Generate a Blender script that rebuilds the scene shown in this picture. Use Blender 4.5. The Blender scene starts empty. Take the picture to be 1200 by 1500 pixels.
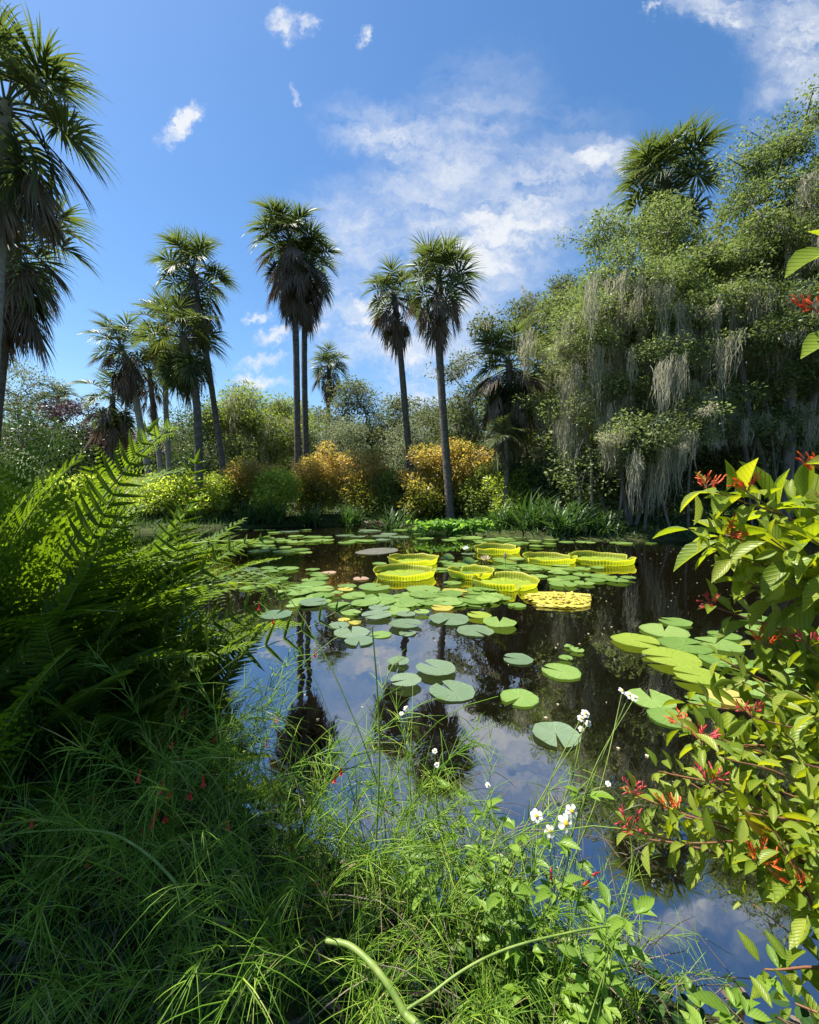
import bpy, math, random
import numpy as np
from mathutils import Vector, Matrix

# ------------------------------------------------------------------ camera, sky, sun, exposure
SC = bpy.context.scene
COL = SC.collection
F, CX, CY, HOR = 620.0, 600.0, 750.0, 718.0
PITCH = math.atan((CY - HOR) / F)
CAMZ = 1.7
cam_d = bpy.data.cameras.new('camera')
cam = bpy.data.objects.new('camera', cam_d)
COL.objects.link(cam)
cam.location = (0, 0, CAMZ)
cam.rotation_euler = (math.pi / 2 - PITCH, 0, 0)
cam_d.sensor_fit = 'HORIZONTAL'
cam_d.sensor_width = 36.0
cam_d.lens = F / 1200.0 * 36.0
cam_d.clip_start = 0.02
cam_d.clip_end = 3000
SC.camera = cam
SC.render.engine = 'CYCLES'
SC.cycles.use_denoising = True
SC.cycles.max_bounces = 8
SC.cycles.diffuse_bounces = 3
SC.cycles.glossy_bounces = 3
SC.cycles.transmission_bounces = 4
SC.cycles.transparent_max_bounces = 6
SC.cycles.sample_clamp_indirect = 6
SC.cycles.caustics_reflective = False
SC.cycles.caustics_refractive = False
SC.view_settings.view_transform = 'Standard'
SC.view_settings.look = 'None'
SC.view_settings.exposure = 1.3
SC.view_settings.gamma = 1.0

SUN_AZ, SUN_EL = math.radians(-74), math.radians(63)
SUN_DIR = Vector((math.sin(SUN_AZ) * math.cos(SUN_EL), math.cos(SUN_AZ) * math.cos(SUN_EL), math.sin(SUN_EL)))
sun_d = bpy.data.lights.new('sun', 'SUN')
sun_d.energy = 5.0
sun_d.angle = math.radians(0.53)
sun_d.color = (1.0, 0.95, 0.85)
sun = bpy.data.objects.new('sun', sun_d)
COL.objects.link(sun)
sun.location = (-50, 15, 60)
sun.rotation_euler = SUN_DIR.to_track_quat('Z', 'Y').to_euler()

# (px, py, half length px, half width px, angle deg, weight) of the clouds as seen from the garden
CLOUDS = [
    (720, 345, 190, 85, -38, 1.0), (600, 210, 110, 42, 15, .75), (545, 455, 75, 45, -60, 1.05), (600, 545, 95, 48, 60, .95),
    (520, 345, 90, 70, 20, .55), (870, 236, 62, 30, -12, 1.0), (805, 262, 45, 24, 40, .8), (880, 300, 60, 40, 30, .42),
    (412, 40, 30, 22, 60, 1.25), (443, 38, 16, 16, 70, 1.0), (542, 58, 16, 11, -30, .9), (262, 184, 42, 18, -38, 1.5), (434, 134, 10, 16, 0, .55),
    (405, 488, 36, 14, -10, 1.1), (470, 480, 40, 16, -8, 1.1), (383, 527, 38, 14, -12, 1.25), (385, 560, 50, 14, 4, 1.1), (378, 458, 22, 8, -5, .8),
    (1040, 5, 90, 28, 25, .85), (1180, 60, 70, 100, -30, .75), (960, 8, 20, 10, -50, .7), (1130, 140, 40, 80, 20, .3),
    (660, 470, 90, 90, 0, .6), (640, 290, 190, 100, -55, .55), (520, 420, 60, 110, 30, .5),
]
world = bpy.data.worlds.new('World')
SC.world = world
world.use_nodes = True
nt = world.node_tree
nt.nodes.clear()
N = nt.nodes.new
L = nt.links.new
out = N('ShaderNodeOutputWorld')
bg = N('ShaderNodeBackground')
bg.inputs['Strength'].default_value = 0.072
sky = N('ShaderNodeTexSky')
sky.sky_type = 'NISHITA'
sky.sun_disc = False
sky.sun_elevation = SUN_EL
sky.sun_rotation = SUN_AZ
sky.air_density = 1.15
sky.dust_density = 0.55
sky.ozone_density = 4.0
tc = N('ShaderNodeTexCoord')
sep = N('ShaderNodeSeparateXYZ')
L(tc.outputs['Generated'], sep.inputs[0])


def wmath(op, a, b=None, c=None, clamp=False):
    n = N('ShaderNodeMath')
    n.operation = op
    n.use_clamp = clamp
    for i, v in enumerate((a, b, c)):
        if v is None:
            continue
        if isinstance(v, (int, float)):
            n.inputs[i].default_value = v
        else:
            L(v, n.inputs[i])
    return n.outputs[0]


ysafe = wmath('MAXIMUM', sep.outputs[1], 0.02)
uu = wmath('DIVIDE', sep.outputs[0], ysafe)
vv = wmath('DIVIDE', sep.outputs[2], ysafe)
comb = N('ShaderNodeCombineXYZ')
L(uu, comb.inputs[0]); L(vv, comb.inputs[1])
nz = N('ShaderNodeTexNoise'); nz.inputs['Scale'].default_value = 7.0; nz.inputs['Detail'].default_value = 6; nz.inputs['Roughness'].default_value = 0.6
L(comb.outputs[0], nz.inputs['Vector'])
off = N('ShaderNodeVectorMath'); off.operation = 'SUBTRACT'; off.inputs[1].default_value = (.5, .5, .5)
L(nz.outputs['Color'], off.inputs[0])
scl = N('ShaderNodeVectorMath'); scl.operation = 'SCALE'; scl.inputs['Scale'].default_value = 0.075
L(off.outputs[0], scl.inputs[0])
add = N('ShaderNodeVectorMath'); add.operation = 'ADD'
L(comb.outputs[0], add.inputs[0]); L(scl.outputs[0], add.inputs[1])
nzb = N('ShaderNodeTexNoise'); nzb.inputs['Scale'].default_value = 30.0; nzb.inputs['Detail'].default_value = 5; nzb.inputs['Roughness'].default_value = 0.65
L(comb.outputs[0], nzb.inputs['Vector'])
offb = N('ShaderNodeVectorMath'); offb.operation = 'SUBTRACT'; offb.inputs[1].default_value = (.5, .5, .5)
L(nzb.outputs['Color'], offb.inputs[0])
sclb = N('ShaderNodeVectorMath'); sclb.operation = 'SCALE'; sclb.inputs['Scale'].default_value = 0.085
L(offb.outputs[0], sclb.inputs[0])
addb = N('ShaderNodeVectorMath'); addb.operation = 'ADD'
L(add.outputs[0], addb.inputs[0]); L(sclb.outputs[0], addb.inputs[1])
add = addb
total = None
for (px, py, a, b, ang, w) in CLOUDS:
    mp = N('ShaderNodeMapping'); mp.vector_type = 'TEXTURE'
    # tangent-plane coordinates of a direction, corrected for the tilt of the view
    yu = (CY - py) / F
    ry = math.cos(PITCH) + yu * math.sin(PITCH)
    rz = -math.sin(PITCH) + yu * math.cos(PITCH)
    mp.inputs['Location'].default_value = ((px - CX) / F / ry, rz / ry, 0)
    mp.inputs['Rotation'].default_value = (0, 0, math.radians(-ang))
    k_ = 1.0 if a < 60 else 1.3
    mp.inputs['Scale'].default_value = (a / F * k_, b / F * k_, 1)
    L(add.outputs[0], mp.inputs['Vector'])
    ln = N('ShaderNodeVectorMath'); ln.operation = 'LENGTH'
    L(mp.outputs[0], ln.inputs[0])
    mr = N('ShaderNodeMapRange'); mr.interpolation_type = 'SMOOTHSTEP'
    mr.inputs['From Min'].default_value = 1.15; mr.inputs['From Max'].default_value = 0.0
    mr.inputs['To Max'].default_value = w
    L(ln.outputs['Value'], mr.inputs['Value'])
    total = mr.outputs[0] if total is None else wmath('MAXIMUM', total, mr.outputs[0])
# streaky fibre noise, stretched along the drift of the high cloud
mp = N('ShaderNodeMapping'); mp.inputs['Rotation'].default_value = (0, 0, math.radians(-35)); mp.inputs['Scale'].default_value = (2.6, 10.5, 1)
L(add.outputs[0], mp.inputs['Vector'])
fz = N('ShaderNodeTexNoise'); fz.inputs['Scale'].default_value = 1.6; fz.inputs['Detail'].default_value = 9; fz.inputs['Roughness'].default_value = 0.62
L(mp.outputs[0], fz.inputs['Vector'])
fz2 = N('ShaderNodeTexNoise'); fz2.inputs['Scale'].default_value = 16.0; fz2.inputs['Detail'].default_value = 8; fz2.inputs['Roughness'].default_value = 0.6
L(comb.outputs[0], fz2.inputs['Vector'])
fn = wmath('ADD', wmath('MULTIPLY', fz.outputs['Fac'], 0.95), wmath('MULTIPLY', fz2.outputs['Fac'], 0.38))
dens = wmath('MULTIPLY', total, wmath('MULTIPLY_ADD', fn, 4.0, -1.85))
dens = wmath('MULTIPLY', dens, wmath('GREATER_THAN', sep.outputs[1], 0.03))
dens = wmath('MINIMUM', wmath('MAXIMUM', dens, 0.0), 1.0)
dens = wmath('MULTIPLY', dens, 0.93)
hs = N('ShaderNodeHueSaturation'); hs.inputs['Saturation'].default_value = 1.2; hs.inputs['Value'].default_value = 1.0
L(sky.outputs[0], hs.inputs['Color'])
L(hs.outputs[0], bg.inputs['Color'])
cbg = N('ShaderNodeBackground'); cbg.inputs['Color'].default_value = (0.93, 0.96, 1.0, 1); cbg.inputs['Strength'].default_value = 0.4
mix = N('ShaderNodeMixShader')
L(dens, mix.inputs[0]); L(bg.outputs[0], mix.inputs[1]); L(cbg.outputs[0], mix.inputs[2])
L(mix.outputs[0], out.inputs['Surface'])

# ------------------------------------------------------------------ helpers
rng = np.random.default_rng(7)
A = np.array


def ray(px, py):
    s, c = math.sin(PITCH), math.cos(PITCH)
    yu = (CY - py) / F
    return A([(px - CX) / F, c + yu * s, -s + yu * c])


def at(px, py, D):
    r = ray(px, py)
    return A([0, 0, CAMZ]) + r * (D / r[1])


def onz(px, py, z=0.0):
    r = ray(px, py)
    return A([0, 0, CAMZ]) + r * ((z - CAMZ) / r[2])


def unit(v):
    v = np.asarray(v, float)
    return v / np.maximum(np.linalg.norm(v, axis=-1, keepdims=True), 1e-9)


class MB:
    def __init__(s):
        s.v, s.q, s.t3, s.tint, s.n = [], [], [], [], 0
        s.qm, s.tm, s.uv = [], [], []

    def add(s, V, Fc, tint=0.5, mat=0, luv=None):
        V = np.asarray(V, float).reshape(-1, 3)
        s.uv.append(np.zeros((len(V), 3)) if luv is None else luv)
        Fc = np.asarray(Fc, np.int64)
        s.v.append(V)
        s.tint.append(np.broadcast_to(np.asarray(tint, float), (len(V),)).copy())
        if Fc.shape[1] == 4:
            s.q.append(Fc + s.n); s.qm.append(np.full(len(Fc), mat))
        else:
            s.t3.append(Fc + s.n); s.tm.append(np.full(len(Fc), mat))
        s.n += len(V)

    def mesh(s, name, mats, smooth=True):
        me = bpy.data.meshes.new(name)
        V = np.concatenate(s.v) if s.v else np.zeros((0, 3))
        q = np.concatenate(s.q) if s.q else np.zeros((0, 4), np.int64)
        t = np.concatenate(s.t3) if s.t3 else np.zeros((0, 3), np.int64)
        me.vertices.add(len(V)); me.vertices.foreach_set('co', V.astype(np.float32).ravel())
        nl = q.size + t.size
        me.loops.add(nl)
        me.loops.foreach_set('vertex_index', np.concatenate([q.ravel(), t.ravel()]).astype(np.int32))
        npoly = len(q) + len(t)
        me.polygons.add(npoly)
        st = np.concatenate([np.arange(len(q)) * 4, q.size + np.arange(len(t)) * 3]).astype(np.int32)
        me.polygons.foreach_set('loop_start', st)
        me.polygons.foreach_set('use_smooth', np.full(npoly, smooth))
        mi = np.concatenate(s.qm + s.tm) if npoly else np.zeros(0)
        me.polygons.foreach_set('material_index', mi.astype(np.int32))
        at_ = me.attributes.new('tint', 'FLOAT', 'POINT')
        at_.data.foreach_set('value', np.concatenate(s.tint).astype(np.float32))
        if any(u.any() for u in s.uv):
            au = me.attributes.new('leafuv', 'FLOAT_VECTOR', 'POINT')
            au.data.foreach_set('vector', np.concatenate(s.uv).astype(np.float32).ravel())
        for m in (mats if isinstance(mats, (list, tuple)) else [mats]):
            me.materials.append(m)
        me.update(calc_edges=True)
        return me


def link(name, data, parent=None, loc=(0, 0, 0), rz=0.0, scale=None):
    o = bpy.data.objects.new(name, data)
    COL.objects.link(o)
    o.location = loc
    o.rotation_euler = (0, 0, rz)
    if scale is not None:
        o.scale = (scale,) * 3 if np.isscalar(scale) else scale
    if parent:
        o.parent = parent
    return o


def tag(o, label, cat, group=None, kind=None):
    if label: o['label'] = label
    if cat: o['category'] = cat
    if group: o['group'] = group
    if kind: o['kind'] = kind
    return o


def thing(name, label, cat, loc, rz=0.0, group=None):
    return tag(link(name, None, None, tuple(loc), rz), label, cat, group)


def scatter(mb, tv, tf, P, X, Y, Z, tint=None, mat=0, sag=None, rib=0.0):
    """Copies a small template (tv verts, tf faces) to every P with axes X, Y, Z (already scaled)."""
    P = np.asarray(P, float); n = len(P); k = len(tv)
    if n == 0: return
    V = P[:, None, :] + tv[None, :, 0, None] * X[:, None, :] + tv[None, :, 1, None] * Y[:, None, :] + tv[None, :, 2, None] * Z[:, None, :]
    if sag is not None:
        V[:, :, 2] -= (tv[None, :, 0] ** 2) * np.asarray(sag)[:, None]
    Fc = (np.asarray(tf)[None] + (np.arange(n) * k)[:, None, None]).reshape(-1, np.asarray(tf).shape[1])
    if tint is None: tint = rng.random(n)
    tt = np.repeat(tint, k)
    if rib: tt = np.clip(tt + np.tile(rib * ((np.arange(k) % 3) == 1), n), 0, 1)
    luv = None
    if k > 12: luv = np.tile(np.stack([tv[:, 0], tv[:, 1], np.zeros(k)], 1), (n, 1))
    mb.add(V.reshape(-1, 3), Fc, tt, mat, luv)


def strip_template(stations, fold=0.12, droop=0.0):
    """A leaf: (u, halfwidth) stations; three verts across so the blade folds on its midrib."""
    v, f = [], []
    for i, (u, w) in enumerate(stations):
        d = -droop * u * u
        v += [(u, -w, d + fold * w), (u, 0, d), (u, w, d + fold * w)]
        if i:
            b = (i - 1) * 3
            f += [(b, b + 1, b + 4, b + 3), (b + 1, b + 2, b + 5, b + 4)]
    return A(v, float), A(f)


LEAF1 = (A([(0, 0, 0), (.45, -.5, .06), (1, 0, -.05), (.45, .5, .06)], float), A([(0, 1, 2, 3)]))
LEAFBIG = strip_template([(0, .02), (.12, .2), (.3, .42), (.52, .5), (.75, .36), (.9, .15), (1, .01)], .35, .16)
LANCE0 = strip_template([(0, .3), (.25, .5), (.55, .42), (.8, .22), (1, .02)], .25, .05)
LANCE = strip_template([(0, .3), (.25, .5), (.55, .42), (.8, .22), (1, .02)], .25, .18)
BLADE = strip_template([(0, .5), (.3, .5), (.6, .4), (.85, .22), (1, .02)], .3, .0)


def tube_template(ns, stations):
    v, f = [], []
    for i, (u, w) in enumerate(stations):
        for j in range(ns):
            a = 2 * math.pi * j / ns
            v.append((u, w * math.cos(a), w * math.sin(a)))
        if i:
            for j in range(ns):
                b = (i - 1) * ns; k = (j + 1) % ns
                f.append((b + j, b + k, b + ns + k, b + ns + j))
    return A(v, float), A(f)


NEEDLE = tube_template(3, [(0, 1), (.35, .9), (.7, .7), (1, .25)])


def tube(mb, pts, rad, ns=6, tint=0.5, mat=0, cap=False):
    pts = np.asarray(pts, float); n = len(pts)
    rad = np.broadcast_to(np.asarray(rad, float), (n,))
    T = unit(np.gradient(pts, axis=0))
    ref = A([0, 0, 1.0]) if abs(T[:, 2]).mean() < .8 else A([1.0, 0, 0])
    U = unit(np.cross(T, ref)); W = np.cross(T, U)
    a = np.arange(ns) * 2 * math.pi / ns
    V = pts[:, None] + rad[:, None, None] * (np.cos(a)[None, :, None] * U[:, None] + np.sin(a)[None, :, None] * W[:, None])
    i = np.arange(n - 1)[:, None] * ns; j = np.arange(ns)[None]; k = (j + 1) % ns
    Fc = np.stack([i + j, i + k, i + ns + k, i + ns + j], -1).reshape(-1, 4)
    tt = tint if np.isscalar(tint) else np.repeat(tint, ns)
    mb.add(V.reshape(-1, 3), Fc, tt, mat)
    if cap:
        c = np.vstack([V[-1], pts[-1:] + T[-1:] * rad[-1] * .3])
        mb.add(c, A([(q, (q + 1) % ns, ns) for q in range(ns)]), 0.5 if not np.isscalar(tint) else tint, mat)


def bez(p0, p1, p2, n):
    t = np.linspace(0, 1, n)[:, None]
    return (1 - t) ** 2 * A(p0) + 2 * t * (1 - t) * A(p1) + t * t * A(p2)


def cat(pts, n=10):
    """Smooth curve through points (Catmull-Rom)."""
    P = np.asarray(pts, float); P = np.vstack([2 * P[0] - P[1], P, 2 * P[-1] - P[-2]])
    out_ = []
    for i in range(1, len(P) - 2):
        for t in np.linspace(0, 1, n, endpoint=False):
            a, b, c, d = P[i - 1], P[i], P[i + 1], P[i + 2]
            out_.append(.5 * (2 * b + (c - a) * t + (2 * a - 5 * b + 4 * c - d) * t * t + (3 * b - a - 3 * c + d) * t ** 3))
    out_.append(P[-2])
    return A(out_)


def rdir(n, zlo=-1, zhi=1):
    z = rng.uniform(zlo, zhi, n); a = rng.uniform(0, 2 * math.pi, n); r = np.sqrt(1 - z * z)
    return np.stack([r * np.cos(a), r * np.sin(a), z], 1)


def frames(X, up):
    Y = unit(np.cross(up, X)); Z = np.cross(X, Y)
    return Y, Z


# ------------------------------------------------------------------ materials
MATS = {}


def newmat(name):
    m = bpy.data.materials.new(name); m.use_nodes = True
    m.node_tree.nodes.clear()
    MATS[name] = m
    return m, m.node_tree.nodes, m.node_tree.links


def ramp(nodes, cols, pos=None):
    r = nodes.new('ShaderNodeValToRGB')
    el = r.color_ramp.elements
    pos = pos or [i / (len(cols) - 1) for i in range(len(cols))]
    while len(el) < len(cols): el.new(.5)
    for e, p, c in zip(el, pos, cols):
        e.position = p; e.color = (*c, 1)
    return r


def leafmat(name, cols, trans=.38, tgain=(1.5, 1.6, .7), rough=.42, spec=.4, pos=None, nscale=3.0, namp=.25, spots=None, orand=.14, vein=0, vstr=.35):
    m, n, l = newmat(name)
    o = n.new('ShaderNodeOutputMaterial')
    at_ = n.new('ShaderNodeAttribute'); at_.attribute_name = 'tint'
    oi = n.new('ShaderNodeObjectInfo')
    tcn = n.new('ShaderNodeTexCoord')
    nzn = n.new('ShaderNodeTexNoise'); nzn.inputs['Scale'].default_value = nscale; nzn.inputs['Detail'].default_value = 3
    l.new(tcn.outputs['Object'], nzn.inputs['Vector'])
    m1 = n.new('ShaderNodeMath'); m1.operation = 'MULTIPLY_ADD'; m1.inputs[1].default_value = namp; m1.inputs[2].default_value = -namp * .5
    l.new(nzn.outputs['Fac'], m1.inputs[0])
    m2 = n.new('ShaderNodeMath'); m2.operation = 'ADD'
    l.new(at_.outputs['Fac'], m2.inputs[0]); l.new(m1.outputs[0], m2.inputs[1])
    m3 = n.new('ShaderNodeMath'); m3.operation = 'MULTIPLY_ADD'; m3.inputs[1].default_value = orand; m3.inputs[2].default_value = -orand / 2
    l.new(oi.outputs['Random'], m3.inputs[0])
    m4 = n.new('ShaderNodeMath'); m4.operation = 'ADD'; m4.use_clamp = True
    l.new(m2.outputs[0], m4.inputs[0]); l.new(m3.outputs[0], m4.inputs[1])
    r = ramp(n, cols, pos); l.new(m4.outputs[0], r.inputs[0])
    colout = r.outputs[0]
    if spots:
        sc, thr, scol = spots
        vz = n.new('ShaderNodeTexNoise'); vz.inputs['Scale'].default_value = sc; vz.inputs['Detail'].default_value = 4
        l.new(tcn.outputs['Object'], vz.inputs['Vector'])
        mr_ = n.new('ShaderNodeMapRange'); mr_.inputs['From Min'].default_value = thr; mr_.inputs['From Max'].default_value = thr + .06
        l.new(vz.outputs['Fac'], mr_.inputs['Value'])
        mx = n.new('ShaderNodeMixRGB'); mx.inputs[2].default_value = (*scol, 1)
        l.new(mr_.outputs[0], mx.inputs[0]); l.new(colout, mx.inputs[1]); colout = mx.outputs[0]
    p = n.new('ShaderNodeBsdfPrincipled'); p.inputs['Roughness'].default_value = rough; p.inputs['Specular IOR Level'].default_value = spec
    if vein:
        def nm(op, a_, b_=None):
            q = n.new('ShaderNodeMath'); q.operation = op
            for i_, v_ in enumerate((a_, b_)):
                if v_ is None: continue
                if isinstance(v_, (int, float)): q.inputs[i_].default_value = v_
                else: l.new(v_, q.inputs[i_])
            return q.outputs[0]
        av = n.new('ShaderNodeAttribute'); av.attribute_name = 'leafuv'
        sx = n.new('ShaderNodeSeparateXYZ'); l.new(av.outputs['Vector'], sx.inputs[0])
        w_ = nm('SINE', nm('MULTIPLY', nm('SUBTRACT', sx.outputs[0], nm('MULTIPLY', nm('ABSOLUTE', sx.outputs[1]), .75)), float(vein)))
        vm = nm('POWER', nm('MAXIMUM', w_, 0.0), 4.0)
        mv = n.new('ShaderNodeMixRGB'); mv.blend_type = 'MULTIPLY'; mv.inputs[2].default_value = (.62, .72, .55, 1)
        l.new(nm('MULTIPLY', vm, vstr * 1.6), mv.inputs[0]); l.new(colout, mv.inputs[1]); colout = mv.outputs[0]
        bp = n.new('ShaderNodeBump'); bp.inputs['Strength'].default_value = vstr; bp.inputs['Distance'].default_value = .002; bp.invert = True
        l.new(vm, bp.inputs['Height']); l.new(bp.outputs[0], p.inputs['Normal'])
    l.new(colout, p.inputs['Base Color'])
    t = n.new('ShaderNodeBsdfTranslucent')
    g = n.new('ShaderNodeMixRGB'); g.blend_type = 'MULTIPLY'; g.inputs[0].default_value = 1; g.inputs[2].default_value = (*tgain, 1)
    l.new(colout, g.inputs[1]); l.new(g.outputs[0], t.inputs['Color'])
    mx2 = n.new('ShaderNodeMixShader'); mx2.inputs[0].default_value = trans
    l.new(p.outputs[0], mx2.inputs[1]); l.new(t.outputs[0], mx2.inputs[2]); l.new(mx2.outputs[0], o.inputs['Surface'])
    return m


def solidmat(name, cols, scale=(8, 8, 8), rough=.8, spec=.3, bump=.0, detail=6, trans=None, coord='Object'):
    m, n, l = newmat(name)
    o = n.new('ShaderNodeOutputMaterial')
    tcn = n.new('ShaderNodeTexCoord'); mp_ = n.new('ShaderNodeMapping'); mp_.inputs['Scale'].default_value = scale
    l.new(tcn.outputs[coord], mp_.inputs['Vector'])
    nzn = n.new('ShaderNodeTexNoise'); nzn.inputs['Scale'].default_value = 1; nzn.inputs['Detail'].default_value = detail; nzn.inputs['Roughness'].default_value = .65
    l.new(mp_.outputs[0], nzn.inputs['Vector'])
    r = ramp(n, cols, [.25 + .5 * i / (len(cols) - 1) for i in range(len(cols))]); l.new(nzn.outputs['Fac'], r.inputs[0])
    p = n.new('ShaderNodeBsdfPrincipled'); p.inputs['Roughness'].default_value = rough; p.inputs['Specular IOR Level'].default_value = spec
    l.new(r.outputs[0], p.inputs['Base Color'])
    if bump:
        b = n.new('ShaderNodeBump'); b.inputs['Strength'].default_value = bump; b.inputs['Distance'].default_value = .03
        l.new(nzn.outputs['Fac'], b.inputs['Height']); l.new(b.outputs[0], p.inputs['Normal'])
    if trans:
        t = n.new('ShaderNodeBsdfTranslucent'); l.new(r.outputs[0], t.inputs['Color'])
        mx = n.new('ShaderNodeMixShader'); mx.inputs[0].default_value = trans
        l.new(p.outputs[0], mx.inputs[1]); l.new(t.outputs[0], mx.inputs[2]); l.new(mx.outputs[0], o.inputs['Surface'])
    else:
        l.new(p.outputs[0], o.inputs['Surface'])
    return m


M_OAK = leafmat('oak_leaf', [(.06, .09, .028), (.165, .215, .072), (.34, .38, .18)], .4, (1.3, 1.35, .8), rough=.48, spec=.3)
M_OAKG = leafmat('grey_oak_leaf', [(.048, .062, .03), (.105, .123, .06), (.19, .2, .105)], .34, rough=.6, spec=.14)
M_OAKL = leafmat('light_leaf', [(.08, .115, .025), (.17, .21, .055), (.28, .31, .1)], .45, rough=.6, spec=.15)
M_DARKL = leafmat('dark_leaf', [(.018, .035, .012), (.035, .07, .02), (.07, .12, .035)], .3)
M_PURPLE = leafmat('purple_leaf', [(.03, .022, .028), (.06, .04, .05), (.11, .075, .085)], .25, (1.3, 1, 1), rough=.45, spec=.3)
M_SILVER = leafmat('silver_leaf', [(.11, .14, .085), (.2, .23, .14), (.31, .34, .22)], .4, (1.2, 1.2, .9), rough=.65, spec=.12)
M_ORANGE = leafmat('orange_shrub_leaf', [(.07, .12, .02), (.22, .25, .04), (.4, .35, .1), (.44, .31, .12)], .58, (1.4, 1.25, .7), pos=[0, .38, .68, 1])
M_YELGR = leafmat('yellow_green_leaf', [(.2, .27, .04), (.38, .43, .09), (.56, .58, .18)], .6)
M_STRAP = leafmat('strap_leaf', [(.02, .05, .015), (.045, .095, .025), (.1, .17, .05)], .35)
M_PICK = leafmat('pickerel_leaf', [(.07, .16, .03), (.14, .28, .05), (.25, .38, .08)], .42)
M_PALM = leafmat('palm_frond', [(.042, .062, .024), (.085, .115, .042), (.175, .19, .08)], .36, rough=.4, spec=.5)
M_PALMY = leafmat('yellow_palm_frond', [(.16, .14, .03), (.28, .22, .04), (.36, .26, .06)], .35)
M_DEAD = leafmat('dead_frond', [(.075, .055, .042), (.15, .115, .088), (.27, .215, .17)], .18, (1.2, 1, .8), rough=.8, spec=.15)
M_MOSS = leafmat('spanish_moss', [(.26, .255, .19), (.42, .4, .3), (.56, .53, .42)], .45, (1.1, 1.1, .9), rough=.9, spec=.1)
M_FERN = leafmat('fern_leaf', [(.04, .08, .01), (.085, .15, .016), (.16, .24, .03)], .5, (1.9, 1.7, .4), rough=.5, spec=.22)
M_FERNL = leafmat('fine_fern_leaf', [(.055, .11, .012), (.105, .185, .02), (.19, .28, .035)], .5, (1.6, 1.5, .4), rough=.55, spec=.2)
M_RUSH = leafmat('rush_stem', [(.06, .13, .012), (.16, .3, .025), (.34, .46, .055), (.45, .37, .18)], .35, (1.4, 1.5, .6), rough=.45, pos=[0, .45, .85, 1], namp=.5, nscale=5)
M_FIRE = leafmat('firebush_leaf', [(.12, .19, .02), (.21, .29, .032), (.33, .38, .06)], .52, (1.75, 1.55, .25), rough=.38, spec=.33, nscale=14, spots=(55, .68, (.2, .13, .03)), vein=52, vstr=.5)
M_FIREY = leafmat('yellowing_leaf', [(.35, .26, .03), (.45, .3, .04), (.5, .36, .08)], .4, (1.3, 1.1, .5))
M_BIDENS = leafmat('bidens_leaf', [(.08, .15, .018), (.15, .26, .03), (.26, .38, .06)], .45, (1.6, 1.7, .6), vein=38)
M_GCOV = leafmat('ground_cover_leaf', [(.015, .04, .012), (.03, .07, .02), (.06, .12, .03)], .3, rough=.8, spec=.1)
M_PAD = leafmat('lily_pad', [(.1, .19, .035), (.19, .3, .075), (.3, .4, .12)], .25, (1.4, 1.5, .6), rough=.3, spec=.6, nscale=6, orand=.5, vein=50, vstr=.3)
M_PADSKY = leafmat('sky_sheen_lily_pad', [(.085, .14, .075), (.13, .19, .11), (.18, .24, .15)], .12, rough=.22, spec=.7, nscale=6, orand=.5, vein=50, vstr=.3)  # green pad with the grey sheen of reflected sky put into its colour
M_PADY = leafmat('yellow_lily_pad', [(.3, .28, .04), (.4, .36, .07), (.45, .38, .12)], .25, (1.2, 1.1, .6), rough=.4, spots=(18, .62, (.22, .1, .03)), orand=.5)
M_PADS = leafmat('spotted_lily_pad', [(.19, .29, .035), (.27, .36, .05), (.33, .4, .08)], .3, (1.3, 1.3, .5), rough=.35, spots=(17, .6, (.45, .4, .1)), orand=.5, vein=50, vstr=.3)
M_PADP = leafmat('pinkish_lily_pad', [(.3, .2, .14), (.38, .25, .18), (.4, .3, .2)], .2, rough=.35)
M_VICT = leafmat('giant_pad_floor', [(.2, .3, .025), (.3, .4, .04), (.38, .46, .06)], .35, (1.5, 1.4, .3), rough=.4, vein=70, vstr=.5, spots=(7, .62, (.3, .27, .06)), namp=.5)
M_VRIM = leafmat('giant_pad_rim', [(.3, .13, .04), (.27, .34, .03), (.4, .46, .035), (.56, .52, .09)], .58, (1.35, 1.3, .3), rough=.4, pos=[0, .22, .6, 1], nscale=7, namp=.5)
M_VOLD = leafmat('old_giant_pad', [(.1, .1, .085), (.17, .17, .14), (.24, .23, .2)], .1, rough=.2)
M_DECAY = leafmat('decaying_pad', [(.3, .26, .03), (.48, .42, .06), (.55, .46, .1)], .2, rough=.6, nscale=20, namp=.6, spots=(22, .57, (.2, .12, .05)))
M_RED = leafmat('red_flower', [(.55, .02, .015), (.7, .04, .03), (.75, .1, .06)], .35, (1.2, .8, .6))
M_ORED = leafmat('orange_red_flower', [(.6, .05, .015), (.75, .12, .03), (.75, .22, .05)], .35, (1.2, 1, .6))
M_PINK = leafmat('crimson_bud', [(.45, .03, .05), (.6, .06, .07), (.55, .1, .1)], .25, (1.2, .8, .8))
M_WHITE = leafmat('white_petal', [(.7, .7, .62), (.8, .8, .74), (.85, .84, .78)], .35, (1, 1, 1))
M_CREAM = leafmat('faded_petal', [(.5, .42, .28), (.6, .5, .34), (.66, .58, .4)], .3, (1, 1, 1))
M_YELLOW = leafmat('yellow_disc', [(.6, .35, .02), (.75, .45, .03), (.8, .55, .05)], .1)
M_STEM = solidmat('green_stem', [(.07, .12, .02), (.14, .21, .035), (.22, .27, .07)], (20, 20, 8), .5, .4)
M_REDSTEM = solidmat('red_stem', [(.1, .04, .025), (.2, .09, .05), (.16, .14, .05)], (20, 20, 20), .5, .4)
M_BARK = solidmat('oak_bark', [(.05, .043, .034), (.15, .135, .11), (.3, .28, .245)], (6, 6, 2.2), .9, .15, .6)
M_PBARK = solidmat('palm_bark', [(.045, .038, .032), (.11, .098, .085), (.21, .195, .175)], (5, 5, 9), .9, .15, .7)
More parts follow.
